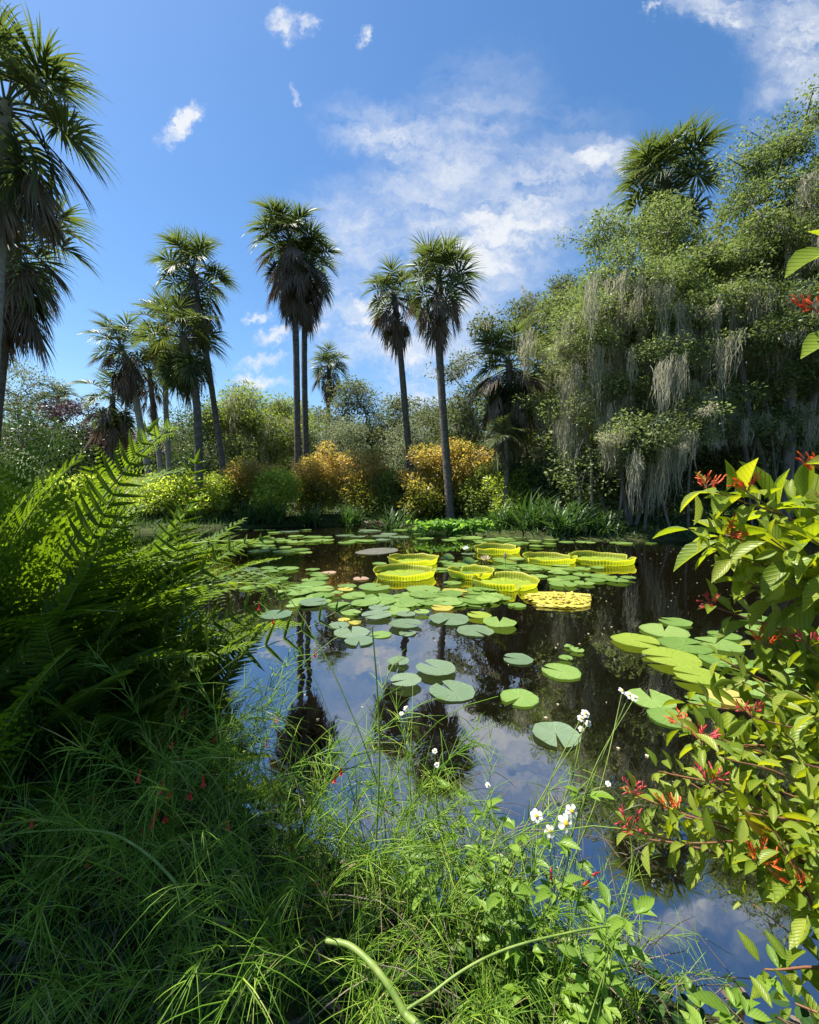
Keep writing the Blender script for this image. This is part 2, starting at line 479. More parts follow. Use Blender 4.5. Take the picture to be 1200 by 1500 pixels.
M_PBARKL = solidmat('pale_palm_bark', [(.14, .125, .105), (.26, .24, .21), (.36, .34, .3)], (5, 5, 9), .9, .15, .6)
M_TWIG = solidmat('twig', [(.06, .04, .025), (.14, .09, .055), (.22, .16, .1)], (30, 30, 30), .7, .2)
M_SOIL = solidmat('soil_and_litter', [(.016, .02, .008), (.04, .05, .016), (.06, .09, .022)], (1.3, 1.3, 1.3), .95, .1, .5, 9)

# water
M_WATER, n_, l_ = newmat('pond_water')
o_ = n_.new('ShaderNodeOutputMaterial')
p_ = n_.new('ShaderNodeBsdfPrincipled')
p_.inputs['Base Color'].default_value = (.004, .0032, .0016, 1)
p_.inputs['Roughness'].default_value = .015
p_.inputs['IOR'].default_value = 4.6
t_ = n_.new('ShaderNodeTexCoord')
mp_ = n_.new('ShaderNodeMapping'); mp_.inputs['Scale'].default_value = (1.6, 1.0, 1)
l_.new(t_.outputs['Object'], mp_.inputs['Vector'])
z_ = n_.new('ShaderNodeTexNoise'); z_.inputs['Scale'].default_value = 1.8; z_.inputs['Detail'].default_value = 3
l_.new(mp_.outputs[0], z_.inputs['Vector'])
b_ = n_.new('ShaderNodeBump'); b_.inputs['Strength'].default_value = .05; b_.inputs['Distance'].default_value = .05
l_.new(z_.outputs['Fac'], b_.inputs['Height']); l_.new(b_.outputs[0], p_.inputs['Normal'])
l_.new(p_.outputs[0], o_.inputs['Surface'])

# ------------------------------------------------------------------ ground and water
POND = A([(16, 1.2), (4, 1.8), (2.0, 1.75), (1.45, 1.2), (.7, 1.4), (0, 1.75), (-.9, 2.2), (-1.7, 2.8), (-2.9, 3.4), (-4.8, 4.5), (-7.6, 6.5), (-9.6, 9.5), (-10.4, 13), (-10.2, 16.5),
          (-8, 18.6), (-5, 20), (-1.7, 21), (.3, 18.6), (1.4, 16.2), (3.2, 15.2), (5.7, 14.1), (8, 14.0), (11, 14.2), (15, 14), (20, 12), (24, 8), (24, 2)], float)


def pond_sd(x, y):
    x = np.asarray(x, float); y = np.asarray(y, float)
    d = np.full(x.shape, 1e9); ins = np.zeros(x.shape, bool)
    n = len(POND)
    for i in range(n):
        ax, ay = POND[i]; bx, by = POND[(i + 1) % n]
        ex, ey = bx - ax, by - ay
        t = np.clip(((x - ax) * ex + (y - ay) * ey) / (ex * ex + ey * ey), 0, 1)
        d = np.minimum(d, np.hypot(x - ax - t * ex, y - ay - t * ey))
        c = ((ay > y) != (by > y))
        with np.errstate(divide='ignore', invalid='ignore'):
            xi = ax + (y - ay) / (by - ay + 1e-12) * ex
        ins ^= c & (x < xi)
    return np.where(ins, -d, d)


def gz(x, y):
    s = pond_sd(x, y)
    far = np.clip((s - .6) / 5, 0, 1) * np.where(np.asarray(y) > 4, .4, .08)
    w = .05 * np.sin(np.asarray(x) * 1.7 + 1) * np.cos(np.asarray(y) * 1.3) * np.clip(s, 0, 1)
    return np.where(s < 0, np.maximum(-.7, s * .6), np.clip(s / .5, 0, 1) * .16) + far + w


def gzs(x, y):
    return float(gz(A([x]), A([y]))[0])


xs = np.concatenate([[-900, -400, -200, -100, -60, -40, -28, -20], np.arange(-15, 27, .22), [30, 38, 50, 70, 120, 250, 500, 900]])
ys = np.concatenate([[-300, -100, -40, -15, -6], np.arange(-3, 26, .2), [28, 32, 38, 46, 60, 90, 160, 300, 600, 1400]])
GX, GY = np.meshgrid(xs, ys)
GZ = gz(GX, GY)
gmb = MB()
nx_, ny_ = len(xs), len(ys)
ii = (np.arange(ny_ - 1)[:, None] * nx_ + np.arange(nx_ - 1)[None]).ravel()
gmb.add(np.stack([GX, GY, GZ], -1).reshape(-1, 3), np.stack([ii, ii + 1, ii + nx_ + 1, ii + nx_], 1))
tag(link('ground', gmb.mesh('ground', M_SOIL)), None, None, kind='structure')
wmb = MB()
wmb.add([(-12.5, .2, 0), (26, .2, 0), (26, 23, 0), (-12.5, 23, 0)], [(0, 1, 2, 3)])
tag(link('pond_water', wmb.mesh('pond_water', M_WATER)), None, None, kind='structure')

# ------------------------------------------------------------------ palms
FRONDS = {}


def fan_frond(e_deg, seed, dead=False, green_droop=1.0):
    """Costapalmate fan leaf leaving the heart at elevation e, along +x. Unit size: about 1 from heart to tip."""
    r = np.random.default_rng(seed)
    mb = MB()
    e = math.radians(e_deg)
    pl = r.uniform(.42, .52)
    n = 9
    ang = e - np.linspace(0, 1, n) * (.25 + .35 * math.cos(e)) * (1.0 if not dead else .35)
    st = pl / (n - 1)
    p = np.zeros((n, 3))
    for i in range(1, n):
        p[i] = p[i - 1] + st * A([math.cos(ang[i]), 0, math.sin(ang[i])])
    tube(mb, p, np.linspace(.016, .009, n), 4, tint=.45 if not dead else .35)
    # costa goes on into the blade, bending down
    m = 7
    cl = .26
    ca = ang[-1] - np.linspace(0, 1, m) * (.7 if not dead else .2)
    c = np.zeros((m, 3)); c[0] = p[-1]
    for i in range(1, m):
        c[i] = c[i - 1] + cl / (m - 1) * A([math.cos(ca[i]), 0, math.sin(ca[i])])
    tube(mb, c, np.linspace(.008, .003, m), 3, tint=.45)
    k = 46 if not dead else 30
    for i in range(k):
        s = (i + .5) / k * 2 - 1
        side = 1 if s > 0 else -1
        f = 1 - abs(s)
        root = c[0] + (c[-1] - c[0]) * f if False else c[min(int(f * (m - 1)), m - 1)]
        t_dir = A([math.cos(ca[min(int(f * (m - 1)), m - 1)]), 0, math.sin(ca[min(int(f * (m - 1)), m - 1)])])
        th = abs(s) ** .9 * math.radians(138 if not dead else 42) + r.normal(0, .04)
        upv = A([-t_dir[2], 0, t_dir[0]])
        d = t_dir * math.cos(th) + A([0, side, 0]) * math.sin(th) + upv * (.30 * math.sin(th) if not dead else -.1)
        d = unit(d)
        ln = (.56 - .2 * abs(s) ** 2) * r.uniform(.85, 1.1)
        ns = 5
        pts = np.zeros((ns + 1, 3)); pts[0] = root
        dd = d.copy()
        dr = (r.uniform(.2, .42) if not dead else r.uniform(.25, .5)) * green_droop
        for q in range(1, ns + 1):
            pts[q] = pts[q - 1] + dd * ln / ns
            dd = unit(dd + A([0, 0, -1]) * dr * (q / ns) ** 1.2 + r.normal(0, .015 if not dead else .05, 3))
        wd = unit(np.cross(d, upv + r.normal(0, .35, 3)))
        W = A([.6, .95, .9, .65, .35, .06]) * (.015 if not dead else .011)
        nn = unit(np.cross(wd, d))
        fold = .5 * W
        V = np.concatenate([pts - wd * W[:, None] + nn * fold[:, None], pts, pts + wd * W[:, None] + nn * fold[:, None]])
        o1 = ns + 1
        Fq = []
        for q in range(ns):
            Fq += [(q, o1 + q, o1 + q + 1, q + 1), (o1 + q, 2 * o1 + q, 2 * o1 + q + 1, o1 + q + 1)]
        t0 = r.uniform(.25, .75)
        mb.add(V, Fq, np.tile(np.linspace(t0, t0 + .12, ns + 1), 3))
    return mb


EL_GREEN = [86, 70, 52, 34, 16, 0, -18]
EL_DEAD = [-20, -42, -62, -78]
for e in EL_GREEN:
    for v in range(2):
        mb = fan_frond(e, 100 + e * 3 + v)
        FRONDS[('g', e, v)] = mb.mesh('frond', M_PALM)
for e in (-30, -52, -70):
    for v in range(2):
        mb = fan_frond(e, 600 + e * 3 + v, green_droop=1.5)
        FRONDS[('h', e, v)] = mb.mesh('frond', M_PALM)
        FRONDS[('y', e, v)] = fan_frond(e, 700 + e * 3 + v, green_droop=1.4).mesh('frond', M_PALMY)
for e in EL_DEAD:
    for v in range(3):
        FRONDS[('d', e, v)] = fan_frond(e, 300 + e * 3 + v, True).mesh('dead_frond', M_DEAD)


def palm(label, heart, basepx, D, R, skirt=2.0, ngreen=34, ndead=24, hang=0, yellow=0, trunk_r=.19, bark=None, mid=None, seed=1, group=None, lowest=8):
    r = np.random.default_rng(seed)
    ngreen = int(ngreen * .74); ndead = int(ndead * .72)
    bx = (basepx - CX) / F * D
    base = A([bx, D, gzs(bx, D)])
    top = at(heart[0], heart[1], D)
    th = thing('palm_tree', label, 'palm tree', base, 0, group)
    loc = top - base
    if mid is not None:
        mp3 = at(mid[0], mid[1], D) - base
        pts = cat([(0, 0, -.15), mp3, loc], 10)
    else:
        pts = cat([(0, 0, -.15), loc * .5 + A([r.normal(0, .06), r.normal(0, .06), 0]), loc], 10)
    tb = MB()
    nn = len(pts) * 3
    tq = np.linspace(0, 1, nn)
    idx = np.linspace(0, len(pts) - 1, len(pts))
    P2 = np.stack([np.interp(tq * (len(pts) - 1), idx, pts[:, k]) for k in range(3)], 1)
    rad = trunk_r * (1.0 - .22 * tq + .35 * np.exp(-tq * 25)) * (1 + r.normal(0, .025, nn))
    tube(tb, P2, rad, 12)
    link('trunk', tb.mesh('trunk', bark or M_PBARK), th)
    hd = P2[-1]
    ga = 2.399963
    ph = r.uniform(0, 6)
    els = np.linspace(88, lowest, ngreen) + r.normal(0, 6, ngreen)
    for i, e in enumerate(els):
        ee = min(EL_GREEN, key=lambda q: abs(q - e))
        me = FRONDS[('g', ee, int(r.integers(2)))]
        o = link('frond', me, th, tuple(hd + A([0, 0, -.25 * i / ngreen])), ph + i * ga + r.normal(0, .15), R * r.uniform(.7, .88))
        o.rotation_euler = (r.normal(0, .2), r.normal(0, .14), ph + i * ga + r.normal(0, .2))
    for i in range(hang):
        ee = (-30, -52, -70)[i % 3]
        me = FRONDS[('y' if i < yellow else 'h', ee, int(r.integers(2)))]
        o = link('frond', me, th, tuple(hd + A([0, 0, -.2 - .5 * i / max(hang, 1)])), 0, R * r.uniform(.72, .9))
        o.rotation_euler = (r.normal(0, .1), r.normal(0, .08), i * ga * 1.3 + r.normal(0, .2))
    for i in range(ndead):
        f = i / max(ndead - 1, 1)
        ee = EL_DEAD[min(int(f * 2.6 + r.uniform(0, 1.5)), 3)]
        me = FRONDS[('d', ee, int(r.integers(3)))]
        z = -.15 - f * skirt
        # follow the trunk downward
        j = np.argmin(abs(P2[:, 2] - (hd[2] + z)))
        o = link('dead_frond', me, th, tuple(A([P2[j, 0], P2[j, 1], hd[2] + z])), 0, R * r.uniform(.72, .95))
        o.rotation_euler = (r.normal(0, .1), r.normal(0, .1), i * ga * 1.1 + r.normal(0, .3))
    return th


palm('tall palm at the picture edge with ragged crown hanging above a shorter palm', (8, 150), -35, 12, 2.9, 1.2, 28, 22, 8, trunk_r=.2, bark=M_PBARKL, seed=1)
palm('shorter palm with heavy brown skirt directly under the tallest edge palm', (22, 345), -25, 14, 2.6, 1.6, 24, 44, 10, seed=2)
palm('leaning palm with long thin trunk slanting over a drooping green palm', (283, 398), 337, 22, 2.5, 1.8, 32, 34, 4, trunk_r=.15, mid=(300, 500), seed=3)
palm('palm with drooping green fan skirt hanging below the leaning palm', (268, 490), 292, 20, 2.45, 1.2, 20, 4, 26, trunk_r=.19, mid=(288, 590), seed=4)
palm('half hidden palm with yellowing fans beside the drooping green palm', (240, 475), 252, 23.5, 2.2, 2.0, 20, 8, 14, 6, trunk_r=.15, bark=M_PBARKL, seed=5)
palm('palm with thick brown dead skirt and pale slanting trunk', (176, 505), 228, 22, 2.0, 1.3, 24, 50, 2, trunk_r=.17, bark=M_PBARKL, mid=(194, 560), seed=6)
palm('small crowned palm tucked between the pale slanting trunk and the yellowing palm', (218, 540), 242, 24, 1.7, 1.6, 18, 20, 2, trunk_r=.16, bark=M_PBARKL, seed=7)
palm('low dark palm heaped with dead fans behind the pale slanting trunk', (165, 580), 170, 26, 2.4, 2.0, 14, 26, 14, seed=8)
palm('small distant round palm far off above the edge ferns', (85, 583), 88, 36, 2.0, 1.6, 30, 10, 4, seed=9)
palm('tallest twin palm with broad green crown and long grey brown skirt', (424, 350), 437, 24, 2.65, 2.1, 40, 84, 4, trunk_r=.2, mid=(433, 480), seed=10)
palm('rear twin palm whose crown shows behind its taller partner', (456, 385), 450, 24.9, 2.25, 1.7, 30, 60, 4, trunk_r=.19, mid=(446, 500), seed=11)
palm('little faraway palm with round crown between the twin palms and the pair', (482, 535), 478, 40, 2.5, 1.2, 32, 34, 4, trunk_r=.24, seed=12)
palm('slimmer palm of the pair with brown skirt and bent trunk ending in orange shrubs', (577, 432), 607, 23.5, 2.15, 1.0, 30, 40, 4, trunk_r=.18, mid=(586, 510), seed=13)
palm('palm with open starry crown and dark trunk standing at the water edge', (643, 408), 661, 19.5, 2.3, 1.0, 38, 34, 4, trunk_r=.19, mid=(644, 520), seed=14)
palm('big green palm rising out of the oak crowns', (975, 268), 980, 20, 2.9, 1.6, 40, 12, 10, seed=15)
palm('squat palm with shaggy grey fans hanging at the foot of the oaks', (746, 532), 752, 18.8, 2.3, 2.4, 24, 70, 30, seed=16)
palm('low palmetto fan clump under the shaggy squat palm', (742, 640), 738, 17.6, 1.2, .4, 22, 0, 6, trunk_r=.12, seed=17)

# ------------------------------------------------------------------ trees
def wob(P, s=1.0, seed=0):
    a = seed * 1.7
    return (np.sin(P[:, 0] * 1.3 * s + a) + np.sin(P[:, 1] * 1.7 * s + 2 * a) + np.sin(P[:, 2] * 1.5 * s + .5 + a) + np.sin((P[:, 0] + P[:, 2]) * 2.3 * s + a) + np.sin((P[:, 1] - P[:, 2]) * 2.9 * s)) / 5


def sample_blobs(blobs, n, shell=.55, seed=0):
    out_ = []
    vol = A([b[3] * b[4] * b[5] for b in blobs]) ** .8
    vol /= vol.sum()
    for b, w in zip(blobs, vol):
        k = max(2, int(n * w))
        d = rdir(k * 2)
        r = rng.random(k * 2) ** (1 / 3) * (1 - shell) + shell * rng.uniform(.75, 1.05, k * 2)
        P = A(b[:3]) + d * r[:, None] * A(b[3:6])
        P = P[wob(P, 1.0, seed) > -.32][:k]
        out_.append(P)
    return np.concatenate(out_)


def skeleton(stems, C, r_tip=.012, power=.5):
    """Links every cluster centre C to the nearest node of the growing skeleton. Returns nodes, parent, radius."""
    nodes, par = [], []
    for s in stems:
        prev = -1
        for p in s:
            nodes.append(A(p, float)); par.append(prev); prev = len(nodes) - 1
    root = nodes[0]
    tops = A([s[-1] for s in stems])
    order = np.argsort([min(np.linalg.norm(c - t) for t in tops) for c in C])
    for i in order:
        c = C[i]
        NP = A(nodes)
        d = np.linalg.norm(NP - c, axis=1) + .35 * np.maximum(NP[:, 2] - c[2], 0)
        j = int(np.argmin(d))
        if j == 0 and len(nodes) > 2: j = int(np.argsort(d)[1])
        a = nodes[j]
        ln = np.linalg.norm(c - a)
        k = max(1, int(ln / .8))
        prev = j
        for q in range(1, k + 1):
            t = q / k
            p = a + (c - a) * t + A([0, 0, .12 * ln * math.sin(math.pi * t)]) + rng.normal(0, .04 * ln, 3) * (t < 1)
            nodes.append(p); par.append(prev); prev = len(nodes) - 1
    cnt = np.zeros(len(nodes))
    for i in range(len(nodes) - 1, -1, -1):
        cnt[i] = max(cnt[i], 1)
        if par[i] >= 0: cnt[par[i]] += cnt[i]
    return A(nodes), par, r_tip * cnt ** power


def branches(mb, nodes, par, rad, ns=5, rmax=.4):
    n = len(nodes)
    i = A([k for k in range(n) if par[k] >= 0]); j = A([par[k] for k in i])
    a, b = nodes[j], nodes[i]
    T = unit(b - a)
    ref = np.where(abs(T[:, 2:3]) > .8, A([[1.0, 0, 0]]), A([[0, 0, 1.0]]))
    U = unit(np.cross(T, ref)); W = np.cross(T, U)
    an = np.arange(ns) * 2 * math.pi / ns
    ra = np.minimum(rad[j], np.maximum(rad[i] * 1.6, .01)); ra = np.minimum(ra, rmax); rb = np.minimum(rad[i], rmax)
    ring = np.cos(an)[None, :, None] * U[:, None] + np.sin(an)[None, :, None] * W[:, None]
    V = np.concatenate([a[:, None] - T[:, None] * .02 + ring * ra[:, None, None], b[:, None] + ring * rb[:, None, None]], 1)
    k = np.arange(ns); kk = (k + 1) % ns
    f = np.stack([k, kk, kk + ns, k + ns], 1)
    Fc = (f[None] + (np.arange(len(i)) * 2 * ns)[:, None, None]).reshape(-1, 4)
    mb.add(V.reshape(-1, 3), Fc)


def leaf_cloud(mb, C, per, spread, size, flat=.6, tintf=None, up=.5, aspect=.5, tmpl=LEAF1):
    n = len(C) * per
    cc = np.repeat(C, per, 0)
    g = rng.normal(0, 1, (n, 3))
    g *= np.minimum(1, 1.55 / np.maximum(np.linalg.norm(g, axis=1, keepdims=True), 1e-6))
    g *= A([spread, spread, spread * flat]) * 1.2
    P = cc + g
    X = unit(g + rng.normal(0, .6 * spread, (n, 3)) + A([0, 0, -.15 * spread]))
    upv = unit(rng.normal(0, 1, (n, 3)) + A([0, 0, 1.6 * up * 2]))
    Y, Z = frames(X, upv)
    s = size * rng.uniform(.5, 1.5, n)[:, None]
    ct = np.repeat(rng.normal(0, .13, len(C)), per)
    t = np.clip(.5 + ct + rng.normal(0, .16, n), 0, 1)
    if tintf is not None: t = np.clip(tintf(P, cc) + ct + rng.normal(0, .12, n), 0, 1)
    scatter(mb, tmpl[0], tmpl[1], P, X * s, Y * s * aspect, Z * s, t)


def moss(mb, C, per, lmin, lmax, spread=.25, width=.009):
    """Spanish moss: bunches of hanging, tapering, crooked strands."""
    n = len(C) * per
    cc = np.repeat(C, per, 0)
    L0 = np.repeat(lmin + (lmax - lmin) * rng.random(len(C)) ** 1.7, per) * rng.uniform(.35, 1, n)
    la = np.repeat(rng.uniform(0, math.pi, len(C)), per); lt = rng.uniform(-1, 1, n) * np.repeat(rng.uniform(.15, .5, len(C)), per)
    off_ = np.stack([np.cos(la) * lt, np.sin(la) * lt, rng.normal(0, .06, n)], 1) + rng.normal(0, .05, (n, 3))
    L0 = L0 * np.clip(1.1 - abs(lt) * 1.2, .3, 1)
    k = 9
    u = np.linspace(0, 1, k)
    # bunch narrows toward its tip
    pts = cc[:, None] + off_[:, None] * (1 - .25 * u[None, :, None]) + np.stack([np.cumsum(rng.normal(0, .035, (n, k)), 1), np.cumsum(rng.normal(0, .035, (n, k)), 1), -u[None] * L0[:, None] + rng.normal(0, .012, (n, k))], -1)
    a = rng.uniform(0, math.pi, n)
    wv = np.stack([np.cos(a), np.sin(a), np.zeros(n)], 1)
    w = width * rng.uniform(.5, 1.4, n)[:, None] * A([.7, 1.2, .9, 1.3, .8, 1.1, .7, .6, .15])[None]
    V = np.stack([pts - wv[:, None] * w[..., None], pts + wv[:, None] * w[..., None]], 2)  # n,k,2,3
    f = A([(2 * q, 2 * q + 1, 2 * q + 3, 2 * q + 2) for q in range(k - 1)])
    Fc = (f[None] + (np.arange(n) * k * 2)[:, None, None]).reshape(-1, 4)
    mb.add(V.reshape(-1, 3), Fc, np.repeat(np.clip(rng.normal(.5, .2, n), 0, 1), k * 2))


def tree(label, base, stems, blobs, ncl, per, spread, size, mleaf, mossn=0, mossper=26, mosslen=(.5, 1.6), shell=.55, bark=None, name='oak_tree', cat_='tree', r_tip=.014, group=None, seed=0, flat=.6, tintf=None, mosslow=None, tilt=.5, clump=9, csz=1.0):
    base = A(base, float)
    th = thing(name, label, cat_, base, 0, group)
    if clump:
        C0 = sample_blobs(blobs, ncl // clump, shell, seed)
        cs = np.repeat(rng.uniform(.6, 1.3, len(C0)), clump)[:, None]
        C = np.repeat(C0, clump, 0) + rng.normal(0, 1, (len(C0) * clump, 3)) * A([.42, .42, .2]) * cs * csz
    else:
        C = sample_blobs(blobs, ncl, shell, seed)
    nodes, par, rad = skeleton(stems, C, r_tip)
    tb = MB(); branches(tb, nodes, par, rad, 6)
    link('trunk', tb.mesh('trunk', bark or M_BARK), th)
    cb = MB(); leaf_cloud(cb, C, per, spread, size, flat, tintf=tintf, up=tilt)
    link('crown', cb.mesh('crown', mleaf), th)
    if mossn:
        Q = C if mosslow is None else C[C[:, 2] < mosslow]
        j = rng.integers(0, len(Q), mossn)
        mm = MB(); moss(mm, Q[j] + rng.normal(0, .3, (mossn, 3)), mossper, *mosslen)
        link('spanish_moss', mm.mesh('spanish_moss', M_MOSS), th)
    return th


def pxblob(base, px, py, D, rx, rz, ry=None):
    """Ellipsoid blob (relative to base) centred on a pixel at depth D, radii rx, rz given in pixels."""
    c = at(px, py, D) - A(base)
    k = D / F
    return (*c, rx * k, (ry if ry else rx * k), rz * k)


# the big mossy oak standing at the water
b1 = A([8.6, 16.6, gzs(8.6, 16.6)])
bl = [pxblob(b1, *q) for q in [(905, 440, 16.8, 95, 75), (985, 400, 17.2, 80, 70), (865, 540, 16, 65, 70), (940, 540, 15.8, 90, 75), (1010, 500, 16.2, 70, 80), (860, 440, 17, 45, 40), (812, 570, 17, 28, 55), (808, 500, 17.2, 24, 30), (872, 338, 17, 12, 22), (846, 398, 17, 10, 18), (822, 432, 17, 10, 14), (918, 338, 17.2, 14, 16), (960, 318, 17.4, 14, 16), (930, 480, 17.5, 100, 80), (900, 560, 17.5, 90, 70),
                               (900, 630, 15.6, 90, 50), (985, 620, 15.6, 70, 60), (895, 370, 17.2, 45, 30), (1000, 340, 17.5, 40, 40)]]
st = [[(0, 0, 0), (-.3, 0, 1.6), (-1.0, -.2, 3.4), (-1.3, -.2, 5.2)], [(.3, 0, 0), (.8, .1, 1.8), (1.3, 0, 4), (1.6, 0, 6.4)], [(.1, .2, 0), (.15, .2, 2.5), (0, .1, 4.8), (-.1, 0, 7.4)], [(-.6, .3, 0), (-1.3, .1, 1.8), (-2.4, 0, 3.6)]]
tree('broad live oak draped with pale moss over the dark water', b1, st, bl, 1150, 120, .24, .092, M_OAK, 250, 60, (.3, 2.6), seed=1, r_tip=.012, mosslow=8.6)
# tallest oak at the picture edge
b2 = A([13.6, 15.6, gzs(13.6, 15.6)])
bl = [pxblob(b2, *q) for q in [(1160, 285, 16.5, 75, 62), (1100, 340, 16.6, 62, 62), (1200, 340, 16, 90, 90), (1110, 420, 16, 90, 80), (1190, 480, 15.8, 90, 90), (1095, 520, 15.8, 70, 70), (1160, 590, 15.6, 90, 70), (1080, 620, 15.8, 60, 60),
                               (1200, 225, 16.5, 42, 42), (1112, 222, 16.8, 14, 26), (1150, 205, 16.6, 12, 20), (1185, 178, 16.6, 12, 20), (1105, 268, 16.8, 18, 22), (1290, 400, 16, 90, 120), (1280, 270, 16.5, 60, 70)]]
st = [[(0, 0, 0), (-.5, 0, 2), (-1.3, 0, 4.5), (-1.8, 0, 7.5)], [(.2, 0, 0), (.3, 0, 3), (.2, 0, 6), (.4, .2, 10)], [(-.5, 0, 0), (-1.2, -.1, 2), (-1.6, -.2, 3.6), (-2.4, -.1, 5.5)], [(.4, .1, 0), (1, 0, 4), (1.6, 0, 8)]]
tree('tallest oak at the picture edge with loose airy top', b2, st, bl, 1150, 120, .25, .092, M_OAK, 190, 60, (.3, 2.1), seed=2, mosslow=11.5)
# grey oak behind
b3 = A([5.6, 25, gzs(5.6, 25)])
bl = [pxblob(b3, *q) for q in [(755, 490, 25, 60, 50), (700, 540, 25, 45, 45), (800, 470, 25.5, 50, 40), (690, 600, 25, 45, 40), (770, 580, 25, 60, 60), (830, 560, 25, 50, 70), (665, 650, 25, 30, 30), (720, 650, 25, 60, 40), (840, 640, 25, 60, 60), (850, 430, 26, 40, 30)]]
st = [[(0, 0, 0), (.2, 0, 3), (-.4, 0, 6)], [(.2, 0, 0), (.8, 0, 3), (1.5, 0, 6.5)]]
tree('grey green oak rising behind the shaggy squat palm', b3, st, bl, 560, 70, .36, .15, M_OAKG, 130, 22, (.6, 2.0), seed=3)

# understorey thicket below the oaks: one by one
def shrub(label, base, blobs, ncl, per, spread, size, mleaf, tintf=None, name='shrub', seed=0, group=None, shell=.45, flat=.75, nst=4, aspect_r=.006, tilt=.5, mossn=0):
    st_ = []
    for q in range(nst):
        a = q * 2.4 + seed
        st_.append([(.1 * math.cos(a), .1 * math.sin(a), -.03), (.25 * math.cos(a), .25 * math.sin(a), blobs[0][2] * .5), (.4 * math.cos(a), .4 * math.sin(a), blobs[0][2] * .8)])
    base = A(base, float)
    th = thing(name, label, 'shrub', base, 0, group)
    C = sample_blobs(blobs, ncl, shell, seed)
    C = C[C[:, 2] > .05]
    nodes, par, rad = skeleton(st_, C, aspect_r)
    tb = MB(); branches(tb, nodes, par, rad, 4)
    link('stem', tb.mesh('stem', M_TWIG), th)
    cb = MB(); leaf_cloud(cb, C, per, spread, size, flat, tintf=tintf, up=tilt)
    link('foliage', cb.mesh('foliage', mleaf), th)
    if mossn:
        mm = MB(); moss(mm, C[rng.integers(0, len(C), mossn)], 22, .4, 1.4)
        link('spanish_moss', mm.mesh('spanish_moss', M_MOSS), th)
    return th


def gbase(px, D):
    x = (px - CX) / F * D
    return A([x, D, gzs(x, D)])


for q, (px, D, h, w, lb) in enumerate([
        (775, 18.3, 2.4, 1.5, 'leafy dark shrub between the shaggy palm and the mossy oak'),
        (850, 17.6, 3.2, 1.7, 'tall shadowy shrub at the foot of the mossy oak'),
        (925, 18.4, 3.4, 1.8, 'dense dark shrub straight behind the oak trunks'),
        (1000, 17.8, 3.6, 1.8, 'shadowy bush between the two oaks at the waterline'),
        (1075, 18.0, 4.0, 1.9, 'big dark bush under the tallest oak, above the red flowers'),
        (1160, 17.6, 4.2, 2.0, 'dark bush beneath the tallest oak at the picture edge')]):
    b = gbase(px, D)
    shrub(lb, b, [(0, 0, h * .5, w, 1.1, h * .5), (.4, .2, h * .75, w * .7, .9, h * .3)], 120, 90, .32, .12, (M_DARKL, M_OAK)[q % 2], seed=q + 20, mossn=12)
# thin leaning stems of saplings in front of the thicket
sap = [(870, 15.3, -12, 640), (905, 15.2, 10, 600), (945, 15.4, 25, 590), (985, 15.2, -20, 600), (1010, 15.4, 30, 570), (1150, 15.2, -28, 590), (1105, 15.5, 6, 600), (840, 15.4, 8, 650)]
for q, (px, D, lean, topy) in enumerate(sap):
    b = gbase(px, D)
    tp = at(px + lean, topy, D) - b
    th = thing('sapling', ['crooked thin grey sapling leaning by the waterline', 'thin straight sapling in front of the oak trunks', 'slender sapling slanting toward the tallest oak', 'thin bare sapling slanting away from the tallest oak',
                           'long thin sapling bent into the gap between the oaks', 'pale bare sapling leaning above the upper red flowers', 'straight grey sapling in the shade of the tallest oak', 'short sapling at the dark edge by the strap leaves'][q], 'sapling', b)
    tb = MB()
    pts = cat([(0, 0, -.1), tp * .4 + A([rng.normal(0, .15), 0, 0]), tp * .75 + A([rng.normal(0, .15), 0, 0]), tp], 6)
    tube(tb, pts, np.linspace(.05, .025, len(pts)), 6)
    for z in range(5):
        i = int(len(pts) * rng.uniform(.35, .9)); e = pts[i] + A([rng.normal(0, .5), rng.normal(0, .3), rng.uniform(.4, 1.1)])
        tube(tb, cat([pts[i], (pts[i] + e) / 2 + A([0, 0, .1]), e], 4), np.linspace(.02, .008, 9), 4)
    link('trunk', tb.mesh('trunk', M_BARK), th)
    C = pts[rng.integers(len(pts) // 2, len(pts), 10)] + rng.normal(0, .35, (10, 3))
    cb = MB(); leaf_cloud(cb, C, 40, .25, .11)
    link('crown', cb.mesh('crown', M_OAK), th)

# middle distance
b = gbase(380, 30)
tree('pale green mossy tree left of the twin palms', b, [[(0, 0, 0), (-.6, 0, 2), (-1.5, 0, 4.2)], [(.2, 0, 0), (.5, 0, 2.4), (1.2, 0, 4.6)], [(0, .2, 0), (0, 0, 3), (.1, 0, 5)]],
     [pxblob(b, *q) for q in [(375, 600, 30, 55, 40), (340, 625, 30, 40, 38), (415, 620, 30, 40, 40), (385, 640, 29.5, 65, 35)]], 400, 65, .5, .15, M_OAKL, 150, 22, (.6, 2.2), seed=5)
b = gbase(545, 38)
tree('dark round oak far behind the orange shrubs', b, [[(0, 0, 0), (.2, 0, 2.5), (0, 0, 5)], [(.3, 0, 0), (1.2, 0, 3), (2, 0, 5)]],
     [pxblob(b, *q) for q in [(540, 610, 38, 55, 40), (510, 590, 38, 30, 28), (575, 600, 38, 35, 35), (545, 580, 38, 30, 20), (545, 650, 38, 65, 35), (600, 640, 38, 50, 40), (480, 640, 38, 45, 40)]], 520, 60, .5, .19, M_OAKG, 60, 20, (.6, 2), seed=6)
b = gbase(40, 34)
